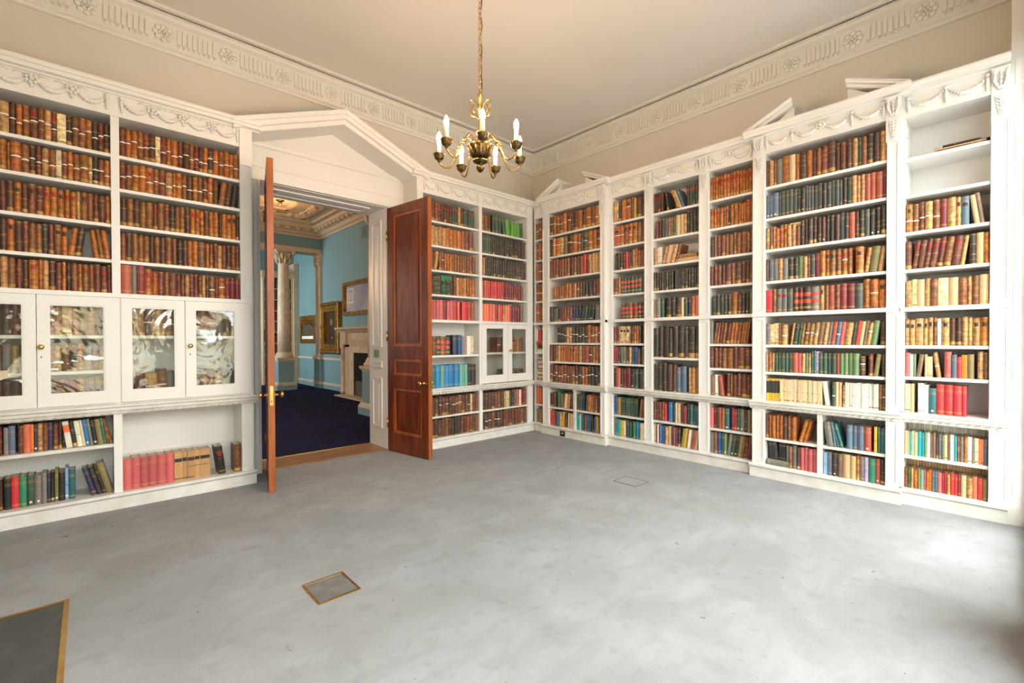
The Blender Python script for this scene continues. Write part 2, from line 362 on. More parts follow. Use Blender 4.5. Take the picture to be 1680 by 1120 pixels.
def capital_mesh(w):
    """carved pilaster head: a flared block with an upright acanthus above and a tapering husk drop below; origin at the joint"""
    b = MB()
    b.extrude([(-0.003, -0.19), (-0.008, -0.19), (-0.008, -0.012), (-0.020, -0.004), (-0.020, 0.006), (-0.008, 0.012), (-0.010, 0.10), (-0.020, 0.14), (-0.044, 0.168), (-0.044, 0.178), (-0.003, 0.178)], -w/2, w/2)
    for i in range(6):                                   # husks getting smaller downwards, with leaf tips either side
        z = -0.035-0.026*i; s = 1-0.12*i
        b.ball((0, -0.012, z), (0.015*s, 0.016*s, 0.015), 6, 4)
        for sx in (-1, 1): b.tube([(sx*0.006, -0.010, z-0.012), (sx*0.024*s, -0.018, z), (sx*0.034*s, -0.012, z+0.014)], [0.006*s, 0.008*s, 0.003], 5)
    for sx in (-1, 1):                                   # acanthus: outward scrolls and inner leaves
        b.tube([(sx*0.006, -0.012, 0.02), (sx*0.022, -0.022, 0.055), (sx*0.036, -0.024, 0.09), (sx*0.030, -0.030, 0.125), (sx*0.040, -0.044, 0.150)], [0.006, 0.009, 0.010, 0.008, 0.004], 6)
        b.ball((sx*0.036, -0.040, 0.150), (0.010, 0.009, 0.012), 6, 4)
        for k in range(4): b.ball((sx*(0.012+0.008*k), -0.018-0.003*k, 0.035+0.028*k), (0.008, 0.010, 0.015), 5, 4)
    for k in range(4): b.ball((0, -0.018-0.004*k, 0.04+0.032*k), (0.010-0.001*k, 0.011, 0.017), 5, 4)
    return b.mesh('capital', 'white_paint')
CAPS = {}
def bookcase(name, label, loc, rz, U, depth, bays, solids, caps=(), corn=(0, 0), backm='white_paint', ledge=(LG, LD), garl=None):
    """bays: (u0, u1, [upper shelf z], [middle shelf z], [lower shelf z], divider u or None); solids: (u0, u1) uprights"""
    t = tag(empty(name, loc, rz), label, 'bookcase'); u0, u1 = U; lg, ld = ledge
    box('back_panel', backm, t, u0, u1, depth-0.02, depth, 0.02, FT)
    for a, c in solids:
        b = MB().box(a, c, 0, depth-0.02, 0.1, FB)
        if c-a > 0.07:
            for z0, z1 in ((BOT+0.03, ld-0.09), (ld+0.03, lg-0.06), (lg+0.03, FB-0.2 if caps else FB-0.03)):
                e = 0.016
                b.box(a+0.004, a+e, -0.007, 0, z0, z1); b.box(c-e, c-0.004, -0.007, 0, z0, z1); b.box(a+e, c-e, -0.007, 0, z0, z0+0.012); b.box(a+e, c-e, -0.007, 0, z1-0.012, z1)
        b.build('upright', 'white_paint', t)
    for a, c, ups, mids, lows, dv in bays:
        for z in ups+mids: box('shelf', 'white_paint', t, a, c, 0.012, depth-0.02, z-SHELF, z)
        for z in lows: box('shelf', 'worn_paint', t, a, c, 0.012, depth-0.02, z-SHELF, z)
        if dv: box('divider', 'worn_paint', t, dv-0.02, dv+0.02, 0.004, depth-0.02, BOT, ld-0.07)
    box('middle_ledge', 'white_paint', t, u0, u1, -0.016, depth-0.02, lg-0.036, lg)
    MB().extrude([(0.0, ld-0.085), (-0.006, ld-0.08), (-0.012, ld-0.055), (-0.028, ld-0.05), (-0.03, ld-0.028), (-0.042, ld-0.018), (-0.042, ld), (depth-0.02, ld), (depth-0.02, ld-0.085)], u0-corn[0]*0.02, u1+corn[1]*0.02).build('dado_ledge', 'worn_paint', t)
    b = MB(); u = u0+0.02
    while u < u1-0.03:
        b.add([(u, -0.014, ld-0.078), (u+0.02, -0.014, ld-0.078), (u+0.048, -0.014, ld-0.053), (u+0.028, -0.014, ld-0.053), (u+0.006, -0.027, ld-0.072), (u+0.02, -0.027, ld-0.072), (u+0.042, -0.027, ld-0.058), (u+0.028, -0.027, ld-0.058)],
              [(4, 5, 6, 7), (0, 1, 5, 4), (1, 2, 6, 5), (2, 3, 7, 6), (3, 0, 4, 7)]); u += 0.055
    b.build('carved_moulding', 'worn_paint', t)['kind'] = 'stuff'
    MB().extrude([(0.0, 0.0), (-0.018, 0.0), (-0.018, 0.095), (-0.024, 0.1), (-0.04, 0.112), (-0.04, BOT-0.004), (-0.036, BOT), (depth-0.02, BOT), (depth-0.02, 0.0)], u0-corn[0]*0.018, u1+corn[1]*0.018).build('plinth', 'worn_paint', t)
    b = MB().box(u0, u1, 0, depth-0.02, FB, FT); b.box(u0, u1, -0.006, 0, FB, FB+0.012)
    b.build('frieze', 'white_paint', t)
    MB().extrude(CORNICE, u0-corn[0]*0.072, u1+corn[1]*0.072).build('cornice', 'white_paint', t)
    box('top_board', 'white_paint', t, u0, u1, 0, depth, CT-0.02, CT)
    for a, c, n, bq in garl: inst('garland', garland_mesh(c-a, n, bq), t, ((a+c)/2, -0.002, FB+0.10))
    for c in caps:
        wd = 0.10
        if wd not in CAPS: CAPS[wd] = capital_mesh(wd)
        inst('capital', CAPS[wd], t, (c, 0, FB))
    return t
def cabinet_door(t, a, c, z0, z1, px0, px1, pz0, pz1, knob=None, keyhole=True):
    b = MB(); y0, y1 = -0.014, 0.010
    b.box(a, px0, y0, y1, z0, z1); b.box(px1, c, y0, y1, z0, z1); b.box(px0, px1, y0, y1, z0, pz0); b.box(px0, px1, y0, y1, pz1, z1)
    e = 0.009
    b.box(px0, px0+e, y0+0.006, y1, pz0, pz1); b.box(px1-e, px1, y0+0.006, y1, pz0, pz1); b.box(px0+e, px1-e, y0+0.006, y1, pz0, pz0+e); b.box(px0+e, px1-e, y0+0.006, y1, pz1-e, pz1)
    d = b.build('cabinet_door', 'white_paint', t)
    box('pane', 'cabinet_glass', d, px0+e, px1-e, 0.0, 0.003, pz0+e, pz1-e)
    if knob:
        k = MB().lathe([(0.008, 0), (0.008, 0.012), (0.017, 0.018), (0.020, 0.026), (0.015, 0.034), (0.005, 0.037)], n=14)
        ko = k.build('knob', 'brass', d); ko.location = (knob[0], y0, knob[1]); ko.rotation_euler = (PI/2, 0, 0)
        if keyhole: box('keyhole', 'black', d, knob[0]-0.003, knob[0]+0.003, y0-0.001, y0, knob[1]-0.085, knob[1]-0.07)
    return d

# --- door wall, left of the doors (face at y = 5.068)
YF = 5.068
UPS_BL = [2.957, 2.68, 2.375, 2.08]
L12 = ((-0.745, 0.145), (0.20, 1.087))
bl = bookcase('bookcase', 'white built-in bookcase with glazed cabinet doors, left of the mahogany double doors', (0, YF, 0), 0, (-0.84, 1.19), YL-YF,
    [(-0.745, 0.145, UPS_BL, [1.449, 1.164, 0.90], [0.546], None), (0.20, 1.087, UPS_BL, [1.449, 0.90], [], None)],
    [(-0.84, -0.745), (0.145, 0.20), (1.087, 1.19)], ledge=(1.80, 0.875), corn=(0, 1), garl=[(-0.745, 0.14, 4, 2), (0.205, 1.08, 4, 2)])
for a, c, p0, p1, k in ((-0.79, -0.298, -0.70, -0.367, None), (-0.294, 0.188, -0.231, 0.096, -0.272), (0.200, 0.637, 0.262, 0.569, None), (0.641, 1.168, 0.714, 1.036, 0.675)):
    cabinet_door(bl, a, c, 0.892, 1.762, p0, p1, 0.985, 1.689, (k, 1.358) if k else None)
box('leaf_block', 'white_paint', bl, 1.085, 1.192, -0.012, 0, FB-0.17, FT-0.002)
for a, c in L12: MB().extrude([(YL-YF-0.02, 0.30), (YL-YF-0.034, 0.30), (YL-YF-0.036, 0.345), (YL-YF-0.028, 0.35), (YL-YF-0.034, 0.39), (YL-YF-0.02, 0.41)], a, c).build('back_moulding', 'white_paint', bl)
# --- door wall, right of the doors
UPS = [2.95, 2.635, 2.317, 2.0]
br = bookcase('bookcase', 'white built-in bookcase with two small glazed doors, between mahogany doors and room corner', (0, YF, 0), 0, (3.04, 5.085), YL-YF,
    [(3.127, 4.027, UPS, [1.205], [0.412], None), (4.082, 4.969, UPS, [1.225], [0.412], None)],
    [(3.04, 3.127), (4.027, 4.082), (4.969, 5.085)], corn=(1, 0), garl=[(3.13, 4.02, 4, 2), (4.09, 4.965, 4, 2)])
cabinet_door(br, 4.058, 4.553, 0.79, 1.63, 4.142, 4.476, 0.892, 1.576)
cabinet_door(br, 4.557, 5.04, 0.79, 1.63, 4.633, 4.937, 0.892, 1.576, (4.585, 1.25), False)
# --- long wall (frame origin at y = 0, x axis pointing towards the window): local x = -y
XF, XP = 5.113, 5.048
RB = -PI/2
LOW = [0.415]
bookcase('bookcase', 'narrow white corner bookcase squeezed between door wall and corner pediment', (XF, 0, 0), RB, (-5.066, -4.82), XR-XF,
    [(-5.05, -4.83, UPS, [1.215], LOW, None)], [(-5.066, -5.05), (-4.83, -4.82)], garl=[])
r1 = bookcase('bookcase', 'white projecting bookcase with broken pediment, next to the room corner', (XP, 0, 0), RB, (-4.82, -3.68), XR-XP,
    [(-4.698, -3.757, UPS, [1.36, 1.088], LOW, -4.21)], [(-4.82, -4.698), (-3.757, -3.68)], caps=(-4.757, -3.72), corn=(1, 1), garl=[(-4.69, -3.765, 4, 1)])
bookcase('bookcase', 'white recessed bookcase of three bays between the two broken pediments', (XF, 0, 0), RB, (-3.68, -1.835), XR-XF,
    [(-3.607, -3.132, UPS, [1.356, 1.09], LOW, None), (-3.018, -2.435, UPS, [1.187], LOW, None), (-2.315, -1.85, UPS, [1.354, 1.087], LOW, None)],
    [(-3.68, -3.607), (-3.132, -3.018), (-2.435, -2.315), (-1.85, -1.835)], caps=(-3.075, -2.375), garl=[(-3.60, -3.14, 2, 1), (-3.01, -2.44, 2, 1), (-2.31, -1.86, 2, 1)])
rc = bookcase('bookcase', 'white projecting bookcase with broken pediment, nearer the windows', (XP, 0, 0), RB, (-1.835, -0.665), XR-XP,
    [(-1.716, -0.752, [2.94, 2.62, 2.306, 1.988], [1.348, 1.075], [0.406], -1.238)], [(-1.835, -1.716), (-0.752, -0.665)], caps=(-1.775, -0.708), corn=(1, 1), garl=[(-1.71, -0.76, 4, 1)])
rl = bookcase('bookcase', 'white end bookcase with half-empty upper shelves beside the window', (XF, 0, 0), RB, (-0.665, -0.032), XR-XF,
    [(-0.638, -0.136, [2.93, 2.618, 2.305, 1.99], [1.347, 1.083], [0.413], None)], [(-0.665, -0.638), (-0.136, -0.032)], caps=(-0.084,), garl=[(-0.632, -0.142, 2, 0)])
def notched_rack(t, u, side, z0, z1, depth):
    """saw-toothed strip that carries the shelf ends"""
    n = int((z1-z0)/0.045); pr = [(depth, z0)]+[q for k in range(n) for q in ((depth-0.05, z0+0.045*k), (depth-0.025, z0+0.045*k+0.03), (depth-0.025, z0+0.045*k+0.044))]+[(depth, z0+0.045*n)]
    MB().extrude(pr, u if side > 0 else u-0.008, u+0.008 if side > 0 else u).build('shelf_rack', 'white_paint', t)
notched_rack(rl, -0.638, 1, 2.625, 3.25, 0.10)
# broken pediments: two rising pieces, each with moulded rake, tympanum block and cut end
RAKE = [(0.0, -0.062), (-0.010, -0.06), (-0.016, -0.034), (-0.042, -0.03), (-0.046, -0.012), (-0.06, -0.006), (-0.06, 0.0)]
def rake_piece(t, u0, z0, u1, z1, yfront, yback, prof=RAKE, name='pediment_rake'):
    """moulded bar following the rake from (u0,z0) to (u1,z1), running back to the wall"""
    P = [(yfront+v, d) for v, d in prof]+[(yback, 0.0), (yback, prof[0][1])]
    n = len(P); vs = [(u0, y, z0+d) for y, d in P]+[(u1, y, z1+d) for y, d in P]
    fs = [(i, (i+1) % n, n+(i+1) % n, n+i) for i in range(n)]+[tuple(range(n))[::-1], tuple(range(n, 2*n))]
    return MB().add(vs, fs).build(name, 'white_paint', t)
for t, (a, c) in ((r1, (-4.885, -3.612)), (rc, (-1.905, -0.60))):
    m = (a+c)/2; e = 0.215
    rake_piece(t, a-0.01, CT+0.0, m-e, CT+0.195, -0.005, XR-XP)
    rake_piece(t, m+e, CT+0.195, c+0.01, CT+0.0, -0.005, XR-XP)
    MB().extrude([(a+0.22, CT), (m-e, CT), (m-e, CT+0.14)], 0.035, XR-XP-0.002, 'y').build('tympanum', 'white_paint', t)
    MB().extrude([(m+e, CT), (c-0.22, CT), (m+e, CT+0.14)], 0.035, XR-XP-0.002, 'y').build('tympanum', 'white_paint', t)

# ------------------------------------------------------------------ doorway: pediment, entablature, architrave, linings
dt = struct(empty('trim_3', (2.12, YL, 0)), 'white door surround with large triangular pediment')
T = lambda x: x-2.12
D0 = -(YL-YF)                    # front plane of the bookcases in this frame
PR = [(0.0, -0.15), (-0.006, -0.145), (-0.010, -0.10), (-0.04, -0.096), (-0.045, -0.05), (-0.058, -0.042), (-0.07, -0.02), (-0.07, 0.0)]
rake_piece(dt, T(1.03), CT-0.002, T(2.12), 3.955, D0, -0.001, PR)
rake_piece(dt, T(2.12), 3.955, T(3.19), CT-0.002, D0, -0.001, PR)
MB().extrude([(T(1.19), 3.49), (T(3.04), 3.49), (T(3.04), 3.46), (T(3.04), 3.5), (T(2.12), 3.90), (T(1.19), 3.5)], -0.03, -0.001, 'y').build('tympanum', 'white_paint', dt)
prof = [(-0.001, 3.10), (-0.045, 3.10), (-0.05, 3.115), (-0.05, 3.155), (-0.038, 3.16), (-0.038, 3.23), (-0.046, 3.235), (-0.046, 3.262), (-0.032, 3.27), (-0.032, 3.45), (-0.05, 3.46), (-0.06, 3.485), (-0.06, 3.50), (-0.001, 3.50)]
MB().extrude(prof, T(1.191), T(3.039)).build('entablature', 'white_paint', dt)
for x0, x1 in ((1.191, OP0), (OP1, 3.039)):
    b = MB().box(T(x0), T(x1), -0.028, -0.001, 0, 3.10); ins = x0 if x0 < 2 else x1
    q = T(OP0) if x0 < 2 else T(OP1); s = -1 if x0 < 2 else 1
    for d0, d1, th in ((0.0, 0.022, 0.05), (0.05, 0.062, 0.038), (0.095, 0.115, 0.042)):
        b.box(min(q+s*d0, q+s*d1), max(q+s*d0, q+s*d1), -th, -0.028, 0.30, 3.10)
    b.box(T(x0), T(x1), -0.055, -0.028, 0, 0.30)
    b.build('architrave', 'white_paint', dt)
def panelled_lining(name, axis, pos, sgn):
    """reveal lining with moulded panels"""
    g = BACK-YL
    o = MB().box(pos if sgn > 0 else pos-0.006, pos+0.006 if sgn > 0 else pos, -0.002, g, 0, OPZ).build(name, 'white_paint', dt)
    f = pos+sgn*0.006
    for z0, z1 in ((0.26, 0.92), (1.05, 1.13), (1.32, 2.96)):
        b = MB(); y0, y1 = 0.12, g-0.10; e = 0.03
        for q in ((y0, y0+e, z0, z1), (y1-e, y1, z0, z1), (y0+e, y1-e, z0, z0+e), (y0+e, y1-e, z1-e, z1)):
            if q[1] > q[0] and q[3] > q[2]: b.box(min(f, f+sgn*0.014), max(f, f+sgn*0.014), q[0], q[1], q[2], q[3])
        if z1-z0 > 0.2: b.box(min(f, f+sgn*0.010), max(f, f+sgn*0.010), y0+0.085, y1-0.085, z0+0.085, z1-0.085)
        b.build('lining_panel', 'white_paint', dt)
panelled_lining('door_lining', 'x', T(OP0), 1); panelled_lining('door_lining', 'x', T(OP1), -1)
so = MB().box(T(OP0), T(OP1), 0, BACK-YL, OPZ-0.006, OPZ); so.build('soffit', 'white_paint', dt)
b = MB(); x0, x1, y0, y1, e = T(OP0)+0.16, T(OP1)-0.16, 0.13, BACK-YL-0.12, 0.035
b.box(x0, x1, y0, y0+e, OPZ-0.022, OPZ-0.006); b.box(x0, x1, y1-e, y1, OPZ-0.022, OPZ-0.006); b.box(x0, x0+e, y0+e, y1-e, OPZ-0.022, OPZ-0.006); b.box(x1-e, x1, y0+e, y1-e, OPZ-0.022, OPZ-0.006); b.box(x0+0.08, x1-0.08, y0+0.08, y1-0.08, OPZ-0.016, OPZ-0.006)
b.build('soffit_panel', 'white_paint', dt)
box('sign_plate', 'green_plate', dt, T(OP1)-0.016, T(OP1)-0.006, 0.20, 0.34, 1.18, 1.28)
box('threshold', 'threshold_wood', dt, T(OP0)-0.02, T(OP1)+0.02, 0.0, BACK-YL, -0.02, 0.012)
box('brass_strip', 'brass', dt, T(OP0), T(OP1), BACK-YL-0.012, BACK-YL, 0.012, 0.016)

# ------------------------------------------------------------------ mahogany door leaves
def leaf(name, label, hinge, free, flip):
    """leaf frame: x from hinge to free edge, y thickness, z up"""
    hx, hy = hinge; fx, fy = free; L = math.hypot(fx-hx, fy-hy)
    d = struct(empty(name, (hx, hy, 0.006), math.atan2(fy-hy, fx-hx)), label)
    Wd, H, th = L, 3.07, 0.055; y0, y1 = (0, th) if flip > 0 else (-th, 0)
    st = 0.115
    rows = [(0.235, 0.80), (0.965, 1.165), (1.325, 2.96)]
    box('stile', 'mahogany', d, 0, st, y0, y1, 0, H)
    box('stile', 'mahogany', d, Wd-st-0.008, Wd-0.008, y0, y1, 0, H)
    box('edge_strip', 'mahogany_edge', d, Wd-0.008, Wd, y0, y1, 0, H)
    zz = [0]+[v for r in rows for v in r]+[H]
    for i in range(0, len(zz), 2): box('rail', 'mahogany', d, st, Wd-st-0.008, y0, y1, zz[i], zz[i+1])
    for z0, z1 in rows:
        a, c = st, Wd-st-0.008
        m = MB()
        for yy, s in ((y0, 1), (y1, -1)):                       # ovolo frame on both faces
            e = 0.03
            for q in ((a, a+e, z0, z1), (c-e, c, z0, z1), (a+e, c-e, z0, z0+e), (a+e, c-e, z1-e, z1)):
                m.box(q[0], q[1], min(yy+s*0.006, yy+s*0.02), max(yy+s*0.006, yy+s*0.02), q[2], q[3])
        m.build('panel_moulding', 'mahogany_edge', d)
        box('panel', 'mahogany', d, a, c, y0+0.02, y1-0.02, z0, z1)
        if z1-z0 > 0.3: MB().box(a+0.07, c-0.07, y0+0.012, y1-0.012, z0+0.07, z1-0.07).build('raised_field', 'mahogany', d)
    for yy, s in ((y0, -1), (y1, 1)):
        k = MB().lathe([(0.022, 0), (0.022, 0.006), (0.010, 0.010), (0.009, 0.035), (0.022, 0.045), (0.030, 0.058), (0.028, 0.072), (0.015, 0.080)], n=16)
        ko = k.build('knob', 'brass', d); ko.location = (Wd-0.085, yy, 0.89); ko.rotation_euler = (PI/2 if s < 0 else -PI/2, 0, 0)
        e = MB().lathe([(0.013, 0), (0.013, 0.004), (0.006, 0.006)], n=12).build('escutcheon', 'brass', d); e.location = (Wd-0.04, yy, 0.885); e.rotation_euler = (PI/2 if s < 0 else -PI/2, 0, 0)
    lk = box('lock_plate', 'brass', d, Wd, Wd+0.003, y0+0.014, y1-0.014, 0.80, 0.98)
    box('keyhole', 'black', d, Wd+0.003, Wd+0.004, y0+0.024, y1-0.024, 0.83, 0.85)
    for z in (0.35, 1.45, 2.72):
        h = MB().tube([(0, 0, -0.06), (0, 0, 0.06)], 0.009, 10).build('hinge', 'brass', d); h.location = (-0.006, y0-0.004 if flip > 0 else y1+0.004, z)
    return d
leaf('door_1', 'left mahogany door leaf, open and seen edge-on', (1.385, 5.40), (1.205, 4.62), 1)
leaf('door_2', 'right mahogany door leaf, open showing its three panels', (2.802, 5.40), (2.914, 4.62), 1)
# ------------------------------------------------------------------ books
PAL = {  # code: (sRGB, colour words, binding)
 'bg': ((74, 80, 76), 'blackish green', 'cloth'), 'b1': ((142, 92, 56), 'mid brown', 'leather'), 'b2': ((92, 64, 50), 'dark brown', 'leather'), 'b3': ((122, 70, 54), 'reddish brown', 'leather'),
 'or': ((182, 108, 48), 'orange tan', 'leather'), 'tn': ((196, 150, 98), 'light tan', 'leather'), 'cr': ((232, 204, 152), 'cream vellum', 'vellum'),
 'dk': ((66, 58, 50), 'blackish brown', 'leather'), 'gy': ((118, 116, 110), 'grey', 'cloth'), 'nv': ((48, 56, 82), 'navy blue', 'cloth'),
 'gr': ((58, 82, 66), 'dark green', 'cloth'), 'gg': ((48, 124, 92), 'emerald green', 'cloth'), 'lg': ((92, 156, 66), 'bright green', 'cloth'),
 'mg': ((104, 132, 92), 'moss green', 'cloth'), 'ol': ((126, 118, 74), 'olive', 'cloth'), 'rd': ((196, 54, 58), 'scarlet', 'cloth'), 'pk': ((204, 98, 100), 'faded rose', 'cloth'),
 'mr': ((124, 46, 52), 'maroon', 'cloth'), 'pr': ((172, 84, 66), 'brick red', 'cloth'), 'sl': ((92, 112, 130), 'slate blue', 'cloth'),
 'bl': ((42, 132, 190), 'bright blue', 'cloth'), 'db': ((36, 84, 150), 'royal blue', 'cloth'), 'tq': ((24, 150, 158), 'turquoise', 'cloth'), 'tg': ((104, 168, 156), 'sea green', 'cloth'),
 'te': ((52, 104, 108), 'teal', 'cloth'), 'yl': ((214, 176, 62), 'yellow', 'paper'), 'og': ((244, 122, 44), 'bright orange', 'paper'), 'sa': ((232, 116, 88), 'salmon red', 'cloth'),
 'lv': ((180, 162, 190), 'lavender', 'paper'), 'lb': ((138, 176, 212), 'pale blue', 'paper'), 'bk': ((44, 44, 46), 'black', 'cloth'),
 'wh': ((232, 224, 208), 'off-white', 'paper'), 'iv': ((226, 200, 158), 'ivory', 'paper'), 'be': ((208, 178, 134), 'beige', 'cloth'), 'cf': ((128, 100, 80), 'coffee brown', 'cloth')}
LEATHER = ('b1', 'b2', 'b3', 'or', 'tn', 'dk')
GOLD = srgb(206, 160, 80)
def lin(c, k=1.0): return tuple(min(1, v*k) for v in srgb(*c)[:3])+(1,)
MODW = [('=', 'with white paper tie'), ('R', 'with red label'), ('D', 'with dark label'), ('B', 'with double red bands'), ('w', 'with white shelf mark')]
CLEAR_L = {'BL1': [(0.52, 0.79), (0.8, 0.9), (1.138, 1.164), (1.423, 1.449), (1.764, 1.8), (2.054, 2.08), (2.349, 2.375), (2.654, 2.68), (2.931, 2.957), (FB, 9)],
           'BL2': [(0.79, 0.9), (1.423, 1.449), (1.764, 1.8), (2.054, 2.08), (2.349, 2.375), (2.654, 2.68), (2.931, 2.957), (FB, 9)]}
MIDS = {'BR1': [1.205], 'BR2': [1.225], 'RF': [1.215], 'R1': [1.36, 1.088], 'R2a': [1.356, 1.09], 'R2b': [1.187], 'R2c': [1.354, 1.087], 'RC': [1.348, 1.075], 'RL': [1.347, 1.083]}
def clearance(bay, z):
    """free height above a shelf top at z"""
    lv = CLEAR_L.get(bay) or [(0.38, 0.41), (LD-0.088, LD)]+[(m-SHELF, m) for m in MIDS[bay]]+[(LG-0.036, LG)]+[(u-SHELF, u) for u in (1.985, 2.303, 2.617, 2.928)]+[(FB, 9)]
    return min(u for u, t in lv if u > z+0.06)-z
class Book: pass
BOOKS = []
def parse(s):
    out = []
    for tok in s.split():
        if set(tok) == {'.'}: out.append(('gap', 0.6*len(tok), '')); continue
        m = re.match(r'([a-z][a-z0-9])(\d*)(.*)$', tok)
        for _ in range(int(m.group(2) or 1)): out.append((m.group(1), 1.0, m.group(3)))
    return out
def shelf(wall, plane, a, c, z, h, s, bay, sh, d=0.17, v=0.025, clear=None, rnd=1.0, alone=True):
    """fill one shelf: wall 'L' (a<c are world x) or 'R' (a>c are world y); h = usual book height"""
    if '|' in s:                                       # part of the shelf beyond the picture edge, then the part in view
        s0, s1 = s.split('|'); m = -0.485
        shelf(wall, plane, a, m, z, h, s0, bay, sh, d, v, clear, rnd, alone); a, s = m, s1
    R = random.Random(int(abs(a)*1000+z*977+len(s)))
    span = abs(c-a)-0.006; items = []
    for code, wt, mod in parse(s):
        if code == 'gap': items.append(['gap', wt*1.0, 0, 0, '']); continue
        wgt = (1+0.16*rnd*(R.random()*2-1))*1.38**mod.count('+')*0.68**mod.count('-')
        hh = h*(1+0.035*rnd*(R.random()*2-1))*1.1**mod.count('^')*0.9**mod.count('_')
        cl = clear or clearance(bay, z)
        hh = min(hh, cl-0.006)
        ang = 0.0
        if '/' in mod: ang = 0.125*mod.count('/')
        if '\\' in mod: ang = -0.125*mod.count('\\')
        items.append([code, wgt, hh, ang, mod])
    extra = 0; prev = 0
    for it in items+[['end', 0, 0, 0, '']]:
        if it[3] < 0 and prev >= 0: extra += 1.0*it[2]*math.sin(-it[3])
        if prev > 0 and it[3] <= 0: extra += 1.0*ph*math.sin(prev)
        prev = it[3]; ph = it[2] or h
    unit = (span-extra)/sum(i[1]/math.cos(i[3]) for i in items)
    u = 0.003; prev = 0; ph = h
    for code, wgt, hh, ang, mod in items+[['end', 0, 0, 0, '']]:
        if ang < 0 and prev >= 0: u += 1.0*hh*math.sin(-ang)
        if prev > 0 and ang <= 0: u += 1.0*ph*math.sin(prev)
        prev = ang; ph = hh or h
        wd = wgt*unit/math.cos(ang)
        if code not in ('gap', 'end'):
            b = Book(); b.w = max(0.008, wgt*unit-0.0012); b.h = hh; b.d = min(d*(0.9+0.2*R.random()), 0.26); b.code = code; b.mod = mod; b.seed = R.random()
            uc = u+wd/2; lift = abs(math.sin(ang))*b.w/2
            vv = v+0.012*R.random()
            loc = (a+uc, plane+vv, z+lift+0.0006) if wall == 'L' else (plane+vv, a-uc, z+lift+0.0006)
            b.M = Matrix.Translation(loc) @ Matrix.Rotation(0 if wall == 'L' else -PI/2, 4, 'Z') @ Matrix.Rotation(ang, 4, 'Y')
            b.bay = bay; b.sh = sh; b.lean = ang; b.flat = False; b.alone = alone
            BOOKS.append(b)
        u += wd
def flat_pile(wall, plane, pos, z, sizes, bay, sh, v=0.03, rot=0.0):
    """books lying flat in a pile; sizes: (code, width along shelf, depth, thickness)"""
    for code, ln, dp, th in sizes:
        b = Book(); b.w = th; b.h = ln; b.d = dp; b.code = code; b.mod = ''; b.seed = random.random()
        loc = (pos-ln/2, plane+v, z+th/2+0.0006) if wall == 'L' else (plane+v, pos+ln/2, z+th/2+0.0006)
        b.M = Matrix.Translation(loc) @ Matrix.Rotation(0 if wall == 'L' else -PI/2, 4, 'Z') @ Matrix.Rotation(rot, 4, 'Z') @ Matrix.Rotation(PI/2, 4, 'Y')
        b.bay = bay; b.sh = sh; b.lean = 0; b.flat = True; b.alone = True
        BOOKS.append(b); z += th+0.0008
